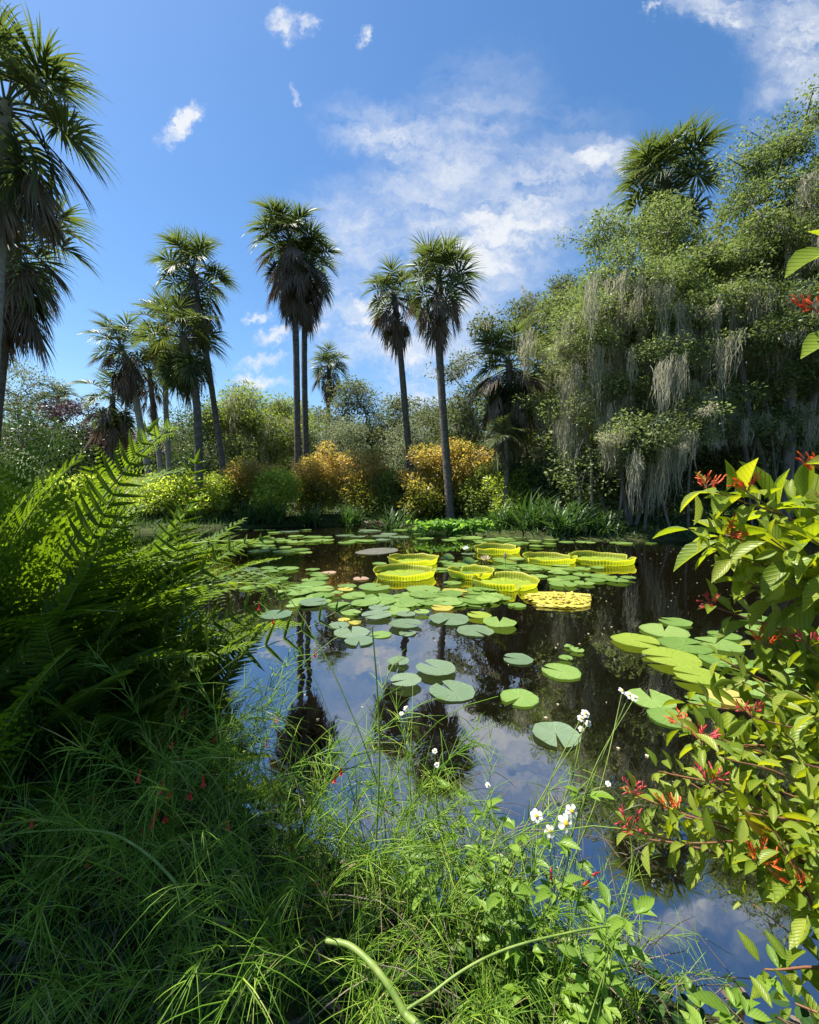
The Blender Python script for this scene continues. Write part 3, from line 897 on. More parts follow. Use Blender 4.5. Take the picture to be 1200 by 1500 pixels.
tree('airy feathery tree with thin branches far off behind the ferns', b, [[(0, 0, 0), (.2, 0, 3), (-.4, 0, 7)], [(.2, 0, 0), (.8, 0, 3.5), (1.6, 0, 6.5)]],
     [pxblob(b, *q) for q in [(25, 560, 34, 38, 32), (-10, 590, 34, 40, 40), (45, 610, 34, 40, 40), (0, 640, 33, 60, 40)]], 300, 45, .55, .16, M_OAKG, 30, 20, (.6, 1.6), seed=7)
b = gbase(120, 30)
tree('purple leaved tree glinting behind the fern tips', b, [[(0, 0, 0), (.1, 0, 2), (.4, 0, 3.4)], [(.2, 0, 0), (-.6, 0, 2.4), (-1.2, 0, 4)]],
     [pxblob(b, *q) for q in [(150, 640, 30, 45, 38), (110, 625, 30, 40, 32), (190, 660, 30, 40, 35), (100, 665, 29, 50, 40)]], 340, 60, .45, .17, M_PURPLE, seed=8, name='purple_tree')
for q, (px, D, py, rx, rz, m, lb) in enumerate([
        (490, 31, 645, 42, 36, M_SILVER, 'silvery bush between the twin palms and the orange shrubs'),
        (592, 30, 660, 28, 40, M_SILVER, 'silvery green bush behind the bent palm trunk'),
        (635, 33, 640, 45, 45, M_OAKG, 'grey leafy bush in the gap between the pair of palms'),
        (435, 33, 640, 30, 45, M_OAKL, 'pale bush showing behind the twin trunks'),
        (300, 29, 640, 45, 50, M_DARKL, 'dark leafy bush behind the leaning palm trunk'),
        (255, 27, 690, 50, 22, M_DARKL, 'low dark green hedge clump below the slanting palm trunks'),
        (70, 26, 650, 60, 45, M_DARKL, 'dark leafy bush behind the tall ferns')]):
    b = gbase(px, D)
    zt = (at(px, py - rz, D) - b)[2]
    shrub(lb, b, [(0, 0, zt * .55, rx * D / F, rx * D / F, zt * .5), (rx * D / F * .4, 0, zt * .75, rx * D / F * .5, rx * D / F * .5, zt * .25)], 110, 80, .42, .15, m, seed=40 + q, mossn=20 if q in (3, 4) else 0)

# far wood closing the horizon: single trees sharing three crowns
FAR = []
for q in range(3):
    C = sample_blobs([(0, 0, 5, 5, 4, 3.6), (2, 0, 8.4, 3, 3, 2.4), (-2.4, .5, 7.6, 3, 3, 2.6), (0, -.5, 3.2, 4.2, 3.5, 2.2), (0, -.3, 1.2, 4.6, 3, 1.3)], 260, .6, q + 3)
    nodes, par, rad = skeleton([[(0, 0, 0), (.2, 0, 2.4), (0, 0, 5)], [(.2, 0, 0), (1, 0, 3), (1.8, 0, 6)]], C, .03)
    tb = MB(); branches(tb, nodes, par, rad, 5)
    cb = MB(); leaf_cloud(cb, C, 70, .75, .27)
    FAR.append((tb.mesh('trunk', M_BARK), cb.mesh('crown', (M_OAKG, M_OAK, M_OAKG)[q])))
k = 0
for (px, D, s) in [(-180, 48, 1.1), (-60, 44, .95), (60, 52, .9), (150, 46, .8), (250, 50, .85), (330, 46, .95), (430, 54, .9), (505, 50, .85), (590, 56, .9), (660, 50, .95), (730, 44, 1.1), (800, 40, 1.2), (870, 34, 1.3), (960, 28, 1.45), (1060, 27, 1.55), (1160, 26, 1.55), (1290, 27, 1.6), (1400, 26, 1.3)]:
    b = gbase(px, D)
    th = thing('oak_tree', 'hazy grey green tree closing the view far behind the garden', 'tree', b, k * 1.9, 'far trees closing the view')
    th.scale = (s,) * 3
    link('trunk', FAR[k % 3][0], th); link('crown', FAR[k % 3][1], th)
    k += 1
for (px, D, s_) in [(-160, 34, .55), (-80, 38, .6), (0, 40, .5), (60, 44, .6), (130, 36, .5), (200, 40, .55), (270, 36, .55), (345, 40, .6), (410, 42, .55), (470, 38, .5), (540, 44, .55), (610, 40, .55), (680, 38, .6)]:
    b = gbase(px, D)
    th = thing('background_shrub', 'grey green shrub filling the gaps between the far trees', 'shrub', b, k * 2.3, 'far shrubs between the trees')
    th.scale = (s_ * 1.15, s_ * 1.15, s_)
    link('stem', FAR[k % 3][0], th); link('foliage', FAR[k % 3][1], th)
    k += 1

# ------------------------------------------------------------------ far bank planting
def orange_tint(P, cc):
    h = P[:, 2]; top = np.percentile(h, 88)
    o = np.clip((h - .3 * top) / (.5 * top), 0, 1)
    return .16 + .6 * o + .2 * wob(P, 2.0, 3)


for q, (px, D, py, rx, w2, m, tf, lb) in enumerate([
        (362, 21.6, 672, 32, 1, M_ORANGE, orange_tint, 'rust orange shrub at the end of the yellow green bank'),
        (468, 22.4, 662, 36, 1, M_ORANGE, orange_tint, 'rounded orange shrub at the foot of the twin palms'),
        (535, 22.4, 664, 36, 1, M_ORANGE, orange_tint, 'golden orange shrub next to the twin palms shrub'),
        (628, 20.6, 657, 36, 1, M_ORANGE, orange_tint, 'golden shrub touching the palm trunk at the water'),
        (682, 20.8, 652, 42, 1, M_ORANGE, orange_tint, 'largest orange topped shrub beside the water edge palm'),
        (720, 19.6, 680, 32, 1, M_OAKL, None, 'green leafy shrub on the oak side of the orange shrubs'),
        (240, 20, 700, 42, 1, M_YELGR, None, 'yellow green shrub seen past the upright fern tip'),
        (300, 20.6, 698, 36, 1, M_YELGR, None, 'bright yellow green shrub below the leaning palm'),
        (405, 21.2, 690, 32, 1, M_YELGR, None, 'lime leaved shrub between rust shrub and twin palms'),
        (575, 21.8, 690, 30, 1, M_OAKL, None, 'light green shrub between the two orange clumps'),
        (180, 21, 705, 40, 1, M_ORANGE, orange_tint, 'small orange tinged shrub hidden behind the fern tip'),
        (120, 20, 700, 45, 1, M_YELGR, None, 'sunny shrub behind the tall fern bank'),
        (760, 18.4, 690, 34, 1, M_YELGR, None, 'pale sunlit shrub below the low palmetto')]):
    b = gbase(px, D)
    zt = (at(px, py, D) - b)[2]
    r_ = rx * D / F
    shrub(lb, b, [(0, 0, zt * .5, r_, r_ * .9, zt * .5), (r_ * .35, -.1, zt * .7, r_ * .6, r_ * .6, zt * .28), (-r_ * .4, 0, zt * .65, r_ * .55, r_ * .6, zt * .3), (0, -.3, zt * .3, r_ * 1.05, r_ * .8, zt * .3)] + [(r_ * rng.uniform(-1.1, 1.1), rng.uniform(-.4, .4), zt * rng.uniform(.4, 1.02), r_ * .3, r_ * .3, zt * .14) for _ in range(7)], 150, 85, .21, .125, m, tintf=tf, seed=60 + q, shell=.6)


def strap_clump(label, base, n, L_, w, mat, droop=.9, spread=.25, name='strap_leaf_plant', elmin=.5, elmax=1.45, cat_='plant', group=None):
    mb = MB()
    el = rng.uniform(elmin, elmax, n); az = rng.uniform(0, 2 * math.pi, n); ln = L_ * rng.uniform(.6, 1.1, n)
    k = 8
    pts = np.zeros((n, k, 3)); pts[:, 0] = np.stack([rng.normal(0, spread, n), rng.normal(0, spread, n), np.full(n, -.03)], 1)
    for i in range(1, k):
        d = np.stack([np.cos(el) * np.cos(az), np.cos(el) * np.sin(az), np.sin(el)], 1)
        pts[:, i] = pts[:, i - 1] + d * (ln / (k - 1))[:, None]
        el = el - droop * rng.uniform(.6, 1.2, n) * (i / k) * .4
    wv = np.stack([-np.sin(az), np.cos(az), np.zeros(n)], 1)
    W = w * A([.6, .9, 1, 1, .9, .7, .45, .05])[None] * rng.uniform(.7, 1.2, n)[:, None]
    V = np.stack([pts - wv[:, None] * W[..., None], pts + A([0, 0, -.3]) * W[..., None], pts + wv[:, None] * W[..., None]], 2)
    f = []
    for q in range(k - 1):
        f += [(3 * q, 3 * q + 1, 3 * q + 4, 3 * q + 3), (3 * q + 1, 3 * q + 2, 3 * q + 5, 3 * q + 4)]
    Fc = (A(f)[None] + (np.arange(n) * k * 3)[:, None, None]).reshape(-1, 4)
    mb.add(V.reshape(-1, 3), Fc, np.repeat(np.clip(rng.normal(.5, .2, n), 0, 1), k * 3))
    o = link(name, mb.mesh(name, mat), None, tuple(base))
    return tag(o, label, cat_, group)


for (px, D, n, L_, lb) in [(575, 18.9, 150, 1.7, 'rounded dark strap leaf clump between the orange shrubs at the water'),
                           (400, 19.8, 140, 1.5, 'dark strap leaf clump below the twin palms at the waterline'),
                           (365, 19.6, 110, 1.4, 'dark strap leaf clump at the fern end of the far bank'),
                           (455, 20.2, 120, 1.3, 'low dark strap leaf clump under the first orange shrub'),
                           (512, 20.6, 110, 1.2, 'low grassy clump under the golden orange shrub'),
                           (775, 16.2, 160, 1.8, 'grey green grassy clump at the bank below the oak'),
                           (825, 15.0, 190, 1.7, 'arching grassy clump spilling into the water by the thicket'),
                           (735, 16.8, 110, 1.3, 'dark grassy clump behind the bright marginal plants'),
                           (880, 14.9, 110, 1.1, 'low grassy tuft at the dark waterline under the oak')]:
    strap_clump(lb, gbase(px, D), n, L_, .028, M_STRAP, spread=.22)


def leafy_clump(label, base, n, h, spread, lsize, mat, name='marginal_plant', cat_='plant', group=None, tmpl=LEAFBIG, aspect=.55):
    mb = MB()
    p0 = np.stack([rng.normal(0, spread, n), rng.normal(0, spread * .6, n), np.full(n, -.05)], 1)
    hh = h * rng.uniform(.45, 1.1, n)
    p1 = p0 + np.stack([rng.normal(0, .08, n), rng.normal(0, .08, n), hh], 1)
    for i in range(n):
        tube(mb, [p0[i], (p0[i] + p1[i]) / 2 + rng.normal(0, .01, 3), p1[i]], [.006, .005, .004], 3)
    X = unit(rdir(n, -.1, .8)); Y, Z = frames(X, unit(rng.normal(0, .5, (n, 3)) + A([0, 0, 1])))
    s = lsize * rng.uniform(.7, 1.2, n)[:, None]
    scatter(mb, tmpl[0], tmpl[1], p1, X * s, Y * s * aspect, Z * s)
    o = link(name, mb.mesh(name, mat), None, tuple(base))
    return tag(o, label, cat_, group)


for (px, py, lb) in [(632, 784, 'bright green marginal plants on the palm side of the water edge'), (668, 783, 'lush bright leaf clump in the shallows below the water edge palm'), (700, 782, 'fresh green leaf clump beside the dark grasses')]:
    p = onz(px, py)
    leafy_clump(lb, p, 170, .48, .36, .24, M_PICK)
p = onz(556, 774); leafy_clump('brownish withered tuft at the far waterline', p, 50, .35, .3, .18, M_DEAD)

# ------------------------------------------------------------------ water lilies
def pad_mesh(mat, seed, notch=.22, wave=.012, rings=7, seg=66):
    r = np.random.default_rng(seed)
    wave = wave * r.uniform(.3, 1.5)
    mb = MB()
    a = np.linspace(notch, 2 * math.pi - notch * r.uniform(.2, 1), seg)
    e = 1 + .02 * np.sin(5 * a + r.uniform(0, 6)) + .012 * np.sin(11 * a)
    R_ = np.linspace(.03, 1, rings)
    V = np.stack([(R_[:, None] * e[None] * np.cos(a)[None]), (R_[:, None] * e[None] * np.sin(a)[None]),
                  wave * (R_[:, None] ** 2) * (np.sin(2 * a + r.uniform(0, 6)) + .6 * np.sin(5 * a + r.uniform(0, 6)))[None] + .012 * (R_[:, None] > .9)], -1)
    f = [(i * seg + j, (i + 1) * seg + j, (i + 1) * seg + j + 1, i * seg + j + 1) for i in range(rings - 1) for j in range(seg - 1)]
    tq = .35 + .25 * r.random() + (.16 * np.cos(13 * a + 1) ** 8 + r.normal(0, .05, seg))[None] * (R_[:, None] > .1) + .1 * (R_[:, None] < .2) - .3 * (R_[:, None] > .95) * r.uniform(-.4, 1)
    lu = np.zeros((rings, seg, 3)); lu[:, :, 0] = (a * .36)[None] + .03 * np.sin(9 * R_)[:, None]
    mb.add(V.reshape(-1, 3), f, np.clip(tq, 0, 1).ravel(), 0, lu.reshape(-1, 3))
    # underside edge so the pad has thickness
    ed = V[-1]; lo = ed * A([.985, .985, 1]) - A([0, 0, .02])
    k = len(ed)
    mb.add(np.concatenate([ed, lo]), [(j, j + k, j + 1 + k, j + 1) for j in range(k - 1)], .3)
    return mb.mesh('lily_pad', mat)


PADS = {c: [pad_mesh(m, 900 + 10 * i + v) for v in range(6)] for i, (c, m) in enumerate({'g': M_PAD, 'e': M_PADSKY, 'y': M_PADY, 's': M_PADS, 'p': M_PADP}.items())}
z1 = lambda L_: [(320 + x / 5, 750 + y / 5, w / 5, c) for (x, y, w, c) in L_]
z2 = lambda L_: [(520 + x / 5, 760 + y / 5, w / 5, c) for (x, y, w, c) in L_]
z3 = lambda L_: [(720 + x / 5, 770 + y / 5, w / 5, c) for (x, y, w, c) in L_]
z4 = lambda L_: [(520 + x / 3.158, 930 + y / 3.158, w / 3.158, c) for (x, y, w, c) in L_]
z5 = lambda L_: [(880 + x / 3.75, 860 + y / 3.75, w / 3.75, c) for (x, y, w, c) in L_]
g = 'g'
FARPADS = z1([(170, 127, 100, g), (300, 132, 80, g), (385, 132, 70, g), (420, 152, 110, g), (520, 145, 140, 'e'), (640, 135, 80, g), (570, 182, 110, g), (700, 190, 150, g), (790, 183, 90, g), (345, 192, 120, g), (185, 210, 130, g), (330, 222, 150, g), (440, 200, 90, g), (480, 213, 110, g), (580, 222, 140, g), (690, 222, 120, g), (770, 213, 150, g), (290, 245, 110, g), (370, 247, 90, g), (490, 260, 90, g), (370, 268, 110, g), (300, 290, 150, g), (90, 275, 120, g), (70, 305, 80, g), (480, 297, 150, g), (600, 283, 140, g), (640, 296, 90, g), (930, 172, 130, 'e'), (1020, 180, 110, 'e'), (940, 225, 120, g), (1010, 212, 110, g), (1100, 217, 110, g), (1110, 140, 150, 'e'), (960, 103, 60, g), (880, 100, 50, g)])
FARPADS2 = z2([(110, 92, 160, 'e'), (250, 112, 120, 'e'), (200, 127, 150, 'e'), (330, 83, 110, g), (410, 70, 110, g), (210, 157, 110, 'e'), (325, 138, 140, 'e'), (80, 166, 120, g), (520, 118, 180, g), (510, 142, 130, g), (690, 155, 110, g), (740, 142, 100, g), (850, 140, 160, g), (780, 122, 120, g), (990, 155, 120, g), (1095, 148, 120, g), (1080, 167, 80, g), (920, 180, 90, g), (1160, 186, 130, g), (900, 160, 70, g)]) + \
    z3([(100, 105, 150, g), (210, 90, 90, g), (200, 130, 140, g), (320, 115, 90, g), (420, 137, 100, g), (430, 108, 90, g), (330, 155, 100, g), (550, 120, 110, g), (690, 120, 130, g), (950, 128, 150, g), (1170, 130, 80, g)])
SIDEPADS = z1([(210, 425, 150, 'e'), (370, 415, 110, g), (385, 442, 110, g), (510, 422, 150, g), (300, 457, 100, 'e'), (175, 467, 60, 'e'), (60, 487, 90, 'e'), (80, 525, 120, 'e'), (215, 560, 120, g), (350, 490, 90, g), (400, 523, 100, g), (455, 497, 110, g), (305, 556, 70, g)])
MIDPADS = z1([(690, 432, 100, g), (745, 455, 140, g), (740, 487, 130, g), (660, 500, 100, g), (695, 530, 180, g), (625, 563, 130, g), (455, 590, 80, g), (580, 600, 170, g), (765, 575, 170, g), (870, 605, 80, g), (740, 617, 180, g), (990, 615, 170, g), (770, 657, 110, g), (885, 687, 165, g), (1065, 672, 180, g), (970, 748, 140, g), (540, 700, 90, g), (460, 617, 70, g)]) + \
    z2([(145, 513, 220, g), (180, 575, 220, g), (350, 573, 180, g), (30, 568, 100, g), (70, 623, 170, g), (420, 620, 180, g), (500, 525, 240, g), (620, 582, 240, g), (490, 695, 110, g), (15, 702, 60, g), (190, 847, 150, g)])
NEARSHEEN = z1([(700, 675, 200, 'e'), (975, 880, 250, 'e'), (880, 832, 150, 'e'), (1030, 947, 200, 'e'), (420, 757, 220, 'e')]) + z2([(690, 740, 280, 'e'), (370, 707, 140, 'e'), (180, 663, 150, 'e'), (160, 717, 210, 'e'), (370, 785, 230, 'e'), (385, 838, 120, 'e')])
VPADS = z2([(180, 328, 100, g), (660, 318, 110, g), (740, 342, 180, g), (630, 373, 100, g), (1010, 362, 120, g), (1060, 300, 100, g), (1130, 330, 110, g), (830, 265, 100, 'e'), (1150, 378, 120, g)]) + \
    z3([(180, 240, 120, g), (140, 290, 100, g), (360, 313, 170, g), (470, 322, 120, g), (570, 325, 120, g), (660, 322, 120, g), (770, 315, 100, g), (490, 355, 140, g), (670, 357, 130, g), (560, 382, 160, g), (820, 372, 180, g), (490, 405, 150, g), (760, 403, 140, g), (680, 427, 140, g), (525, 437, 190, g), (920, 410, 150, g), (1000, 392, 100, g), (360, 375, 100, g)])
rpad = np.random.default_rng(5)
for _ in range(34):
    _x = rpad.uniform(440, 760); MIDPADS.append((_x, rpad.uniform(855, 884) + 14 * (_x > 560) * rpad.random(), rpad.uniform(22, 44), g))
for _ in range(16): VPADS.append((rpad.uniform(640, 830), rpad.uniform(822, 846), rpad.uniform(20, 32), g))
zc = [0]


def pad(px, py, w, c, label, group=None, tilt=0.012):
    p = onz(px, py, .008)
    zc[0] = (zc[0] + 1) % 9
    r_ = (.9 if c == 's' else 1.06 if group else .98) * w / 2 * p[1] / F
    o = link('lily_pad', PADS[c][rpad.integers(6)], None, (p[0], p[1], .006 + .0045 * zc[0]), rpad.uniform(0, 6.28), (r_, r_, max(r_, .25)))
    o.rotation_euler = (rpad.normal(0, tilt), rpad.normal(0, tilt), rpad.uniform(0, 6.28))
    return tag(o, label, 'lily pad', group)


for q in FARPADS: pad(*q, 'small lily pad drifting below the twin palms near the far bank', 'lily pads below the twin palms')
for q in FARPADS2: pad(*q, 'small lily pad along the far bank below the water edge palm and oaks', 'lily pads along the oak side of the far bank')
for q in SIDEPADS: pad(*q, 'lily pad in the loose patch just beyond the arching fern fronds', 'lily pads beyond the fern fronds')
for q in MIDPADS: pad(*q, 'green lily pad in the central drift before the giant rimmed pads', 'green lily pads of the central drift')
for q in NEARSHEEN: pad(*q, 'lily pad tinted sky grey floating on the sky reflection before the green drift', 'grey lily pads on the sky reflection')
for q in VPADS: pad(*q, 'lily pad packed among the giant rimmed pads', 'lily pads among the giant pads')
for (q, lb) in [
    (z1([(930, 580, 120, 'y')])[0], 'yellow lily pad amid the green central drift'),
    (z1([(920, 787, 90, 'y')])[0], 'small yellowed lily pad half under its larger yellow neighbour'),
    (z1([(1000, 810, 100, 'y')])[0], 'yellowed lily pad just above the large sky grey pads'),
    (z1([(1045, 490, 120, 'p')])[0], 'pinkish brown lily pad alone left of the foremost yellow rimmed pad'),
    (z1([(810, 447, 110, 'p')])[0], 'pinkish lily pad at the top of the central drift'),
    (z2([(730, 537, 190, 'y')])[0], 'pale yellow lily pad below the foremost giant pad'),
    (z2([(640, 660, 170, 'y')])[0], 'bright yellow ragged lily pad on dark water'),
    (z2([(910, 717, 200, 's')])[0], 'yellow green lily pad above the last big round pad'),
    (z2([(880, 605, 250, g)])[0], 'large green lily pad with closed notch beside the pale yellow one'),
    (z2([(1060, 775, 250, g)])[0], 'large green lily pad at the oak reflection side of the drift'),
    (z2([(880, 818, 280, 'e')])[0], 'large lily pad tinted sky grey at the edge of the oak reflection'),
    (z4([(755, 113, 140, 'e')])[0], 'lone notched lily pad tinted sky grey on the oak reflection'),
    (z4([(955, 172, 180, g)])[0], 'lone bright green notched lily pad on dark water'),
    (z4([(990, 58, 45, g)])[0], 'tiny upper lily pad of the three above the lone bright pad'),
    (z4([(1028, 76, 65, g)])[0], 'tiny middle lily pad touching the uppermost tiny pad'),
    (z4([(975, 115, 65, g)])[0], 'tiny lily pad right above the lone bright green pad'),
    (z4([(200, 132, 105, 'e')])[0], 'single sky grey lily pad below the reflected palm trunk'),
    (z4([(375, 165, 190, 'e')])[0], 'sky grey lily pad nearest the reflected crown of the palm'),
    (z4([(235, 225, 150, 'e')])[0], 'sky grey lily pad half hidden by the tall green stalk'),
    (z4([(450, 258, 220, 'e')])[0], 'biggest sky grey lily pad behind the rush tips'),
    (z4([(760, 292, 180, g)])[0], 'green lily pad with a folded edge at the rush tips'),
    (z4([(930, 462, 220, 'e')])[0], 'large dark veined lily pad behind the white flower heads'),
    (z5([(410, 195, 165, g)])[0], 'green lily pad farthest out in the sunny group by the firebush'),
    (z5([(350, 247, 250, g)])[0], 'sunlit green lily pad above the spotted yellow pads'),
    (z5([(190, 302, 270, 's')])[0], 'pointed spotted yellow lily pad reaching toward open water'),
    (z5([(465, 330, 270, g)])[0], 'broad sunlit lily pad just above the round spotted pad'),
    (z5([(390, 402, 320, 's')])[0], 'round spotted yellow lily pad in the sunny group'),
    (z5([(540, 507, 280, 's')])[0], 'spotted lily pad nearest the firebush flowers'),
    (z5([(280, 612, 250, g)])[0], 'dark green lily pad behind the white flower heads on the right'),
    (z5([(375, 717, 220, g)])[0], 'green lily pad beside the orange firebush flowers'),
    (z5([(700, 610, 230, 'y')])[0], 'browning lily pad half under the firebush'),
]: pad(*q, lb)
for q in z5([(680, 270, 150, g), (650, 322, 220, g), (650, 412, 180, g), (870, 240, 120, g), (850, 180, 140, g), (1040, 215, 150, g), (1050, 262, 200, g), (1150, 245, 120, g), (850, 560, 200, g), (1000, 570, 160, g), (980, 650, 150, g), (1130, 640, 150, g), (740, 440, 130, g), (560, 650, 160, g), (1100, 500, 200, g), (900, 440, 180, g), (1250, 400, 250, g), (1180, 560, 200, g)]):
    pad(*q, 'green lily pad showing through gaps in the firebush leaves', 'lily pads behind the firebush')


def giant_pad(px, yfront, w, hpx, label, seed, cleft=None):
    r = np.random.default_rng(seed)
    pf = onz(px, yfront, 0)
    rad = w / 2 * pf[1] / F
    rad = rad * (1 + rad / pf[1])
    cy_ = pf[1] + rad * .96
    cx_ = pf[0] * cy_ / pf[1]
    h = .7 * hpx * pf[1] / F
    o = thing('giant_lily_pad', label, 'giant lily pad', (cx_, cy_, .012))
    seg = 256
    a = np.linspace(0, 2 * math.pi, seg, endpoint=False)
    ca = cleft if cleft is not None else r.uniform(0, 6.28)
    def notchf(x0, wd): return np.exp(-((np.angle(np.exp(1j * (a - x0)))) / wd) ** 2)
    nt_ = notchf(ca, .07) + notchf(ca + math.pi, .06)
    mb = MB()
    rr = np.linspace(.0, 1, 9)[1:] * (rad - .012)
    nr = len(rr)
    V = np.zeros((nr, seg, 3))
    for i, q in enumerate(rr):
        e = q * (1 - .1 * nt_ * (q / rad) ** 4)
        V[i, :, 0] = e * np.cos(a); V[i, :, 1] = e * np.sin(a)
        V[i, :, 2] = .006 * np.cos(14 * a) * (q / rad) + .004 * math.sin(q * 40)
    idx = lambda i, j: i * seg + j % seg
    f = [(idx(i, j), idx(i, j + 1), idx(i + 1, j + 1), idx(i + 1, j)) for i in range(nr - 1) for j in range(seg)]
    lu = np.zeros((nr, seg, 3)); lu[:, :, 0] = (a * .36)[None]
    mb.add(V.reshape(-1, 3), f, .5, 0, lu.reshape(-1, 3))
    mb.add(np.vstack([V[0], [[0, 0, 0]]]), [(j, (j + 1) % seg, seg) for j in range(seg)], .5)
    link('pad_floor', mb.mesh('pad_floor', M_VICT), o)
    rm = MB()
    prof = [(0, .0), (.012, .12), (.02, .35), (.024, .6), (.034, .85), (.052, 1.0), (.062, .99)]
    ph1, ph2 = r.uniform(0, 6, 2)
    V = []
    for (dx, dz) in prof:
        ribs = .006 * np.cos(64 * a) * (dz < .9)
        e = (rad - .012 + dx + ribs) * (1 - .1 * nt_)
        hz_ = h * dz * (1 + .12 * np.sin(2 * a + ph1) + .09 * np.sin(5 * a + ph2) + .05 * np.sin(11 * a + ph1)) * (1 - .85 * nt_ * (dz > .1))
        V.append(np.stack([e * np.cos(a), e * np.sin(a), hz_ + .003], 1))
    V = A(V)
    f = [(idx(i, j), idx(i, j + 1), idx(i + 1, j + 1), idx(i + 1, j)) for i in range(len(prof) - 1) for j in range(seg)]
    tt = np.repeat(A([.35, .4, .5, .55, .7, .95, 1.0]), seg) + .3 * np.tile(np.cos(64 * a), len(prof)) * np.repeat(A([1, 1, 1, 1, .7, 0, 0]), seg)
    rm.add(V.reshape(-1, 3), f, np.clip(tt, 0, 1))
    link('rim', rm.mesh('rim', M_VRIM), o)
    return o


giant_pad(593, 852, 86, 13, 'foremost giant lily pad with tall yellow rim, nearest the green drift', 1, .35)
giant_pad(605, 831, 70, 13, 'giant rimmed lily pad partly hidden behind the tall yellow rimmed one', 2, 2.9)
giant_pad(689, 850, 62, 14, 'small giant lily pad with a cleft rim and pale outer side', 3, 1.9)
giant_pad(739, 867, 92, 14, 'widest foremost giant lily pad touching the rotting yellow pad', 4, -1.4)
giant_pad(728, 813, 64, 11, 'giant rimmed lily pad farthest out, nearest the far bank', 5, .3)
giant_pad(805, 828, 71, 11, 'giant rimmed lily pad beside the one nearest the oak reflection', 6, .25)
giant_pad(881, 830, 86, 12, 'giant rimmed lily pad closest to the oaks with a notch in its rim', 7, .15)

# old flat grey giant pad
p = onz(553, 808); o = link('old_lily_pad', pad_mesh(M_VOLD, 55, .05, .006), None, (p[0], p[1], .01), 1.0, (.72, .5, .5)); tag(o, 'flat grey old giant pad floating behind the rimmed ones', 'lily pad')
# rotting pad: torn plates and curled brown edges
p = onz(816, 880)
th = thing('rotting_lily_pad', 'rotting yellow brown lily pad broken into ragged strips', 'lily pad', (p[0], p[1], .012))
mb = MB()
_a = np.linspace(0, 2 * math.pi, 60, endpoint=False); _r = np.linspace(0.02, 1, 9)
_e = 1 + .1 * np.sin(3 * _a + 1) + .08 * np.sin(7 * _a) + .06 * rng.normal(0, 1, 60)
_V = np.stack([.47 * _r[:, None] * (_e * np.cos(_a))[None], .4 * _r[:, None] * (_e * np.sin(_a))[None], .012 + .018 * rng.random((9, 60))], -1)
mb.add(_V.reshape(-1, 3), [(i * 60 + j, i * 60 + (j + 1) % 60, (i + 1) * 60 + (j + 1) % 60, (i + 1) * 60 + j) for i in range(8) for j in range(60)], rng.uniform(.2, .9, 540))
n = 130
P = np.stack([rng.uniform(-.42, .42, n), rng.uniform(-.36, .36, n), rng.uniform(.005, .05, n)], 1)
P = P[(P[:, 0] / .46) ** 2 + (P[:, 1] / .38) ** 2 < 1]
n = len(P)
an = rng.uniform(0, 6.28, n)
X = np.stack([np.cos(an), np.sin(an), rng.normal(0, .12, n)], 1) * rng.uniform(.06, .15, n)[:, None]; Y, Z = frames(unit(X), np.tile(A([[0, 0, 1.0]]), (n, 1)))
scatter(mb, LEAF1[0], LEAF1[1], P, X, Y * .07, Z * .1)
link('pad_floor', mb.mesh('pad_floor', M_DECAY), th)
mb = MB()
for pts in ([(-.42, -.34, .02), (-.1, -.4, .02), (.2, -.4, .02), (.38, -.3, .02)], [(-.15, .4, .02), (.2, .34, .03), (.62, .25, .02)], [(.1, -.3, .03), (.35, -.22, .04), (.5, -.05, .03)]):
    c = cat(pts, 5)
    V = np.concatenate([c - A([0, .03, .015]), c + A([0, 0, .012]), c + A([0, .03, -.01])]); m_ = len(c)
    mb.add(V, [(i, i + 1, m_ + i + 1, m_ + i) for i in range(m_ - 1)] + [(m_ + i, m_ + i + 1, 2 * m_ + i + 1, 2 * m_ + i) for i in range(m_ - 1)], .6)
link('curled_edge', mb.mesh('curled_edge', M_DECAY), th)


def lily_flower(px, py, label, mat, size=.12, h=.18, closed=False):
    p = onz(px, py)
    th = thing('water_lily_flower', label, 'flower', (p[0], p[1], 0))
    mb = MB(); tube(mb, [(0, 0, -.05), (.01, 0, h * .5), (0, 0, h)], .008, 5)
    link('stalk', mb.mesh('stalk', M_STEM), th)
    mb = MB()
    for ring, (el, k, s) in enumerate([(1.3, 6, .8), (.95, 8, .95), (.5, 9, 1)]):
        if closed: el = 1.45 - .1 * ring
        a = np.arange(k) * 2 * math.pi / k + ring * .4
        X = np.stack([np.cos(a) * math.cos(el), np.sin(a) * math.cos(el), np.full(k, math.sin(el))], 1)
        Y, Z = frames(X, np.tile(A([[0, 0, 1.0]]), (k, 1)))
        scatter(mb, LANCE[0], LANCE[1], np.tile(A([[0, 0, h]]), (k, 1)), X * size * s, Y * size * .38, -Z * size)
    link('petals', mb.mesh('petals', mat), th)


lily_flower(682, 812, 'white water lily bloom behind the cleft giant pad', M_WHITE, .13, .12)
lily_flower(711, 832, 'faded cream lily flower flopping beside the small giant pad', M_CREAM, .15, .16)
lily_flower(740, 833, 'closed cream lily bud standing on a bare stalk', M_CREAM, .13, .22, True)
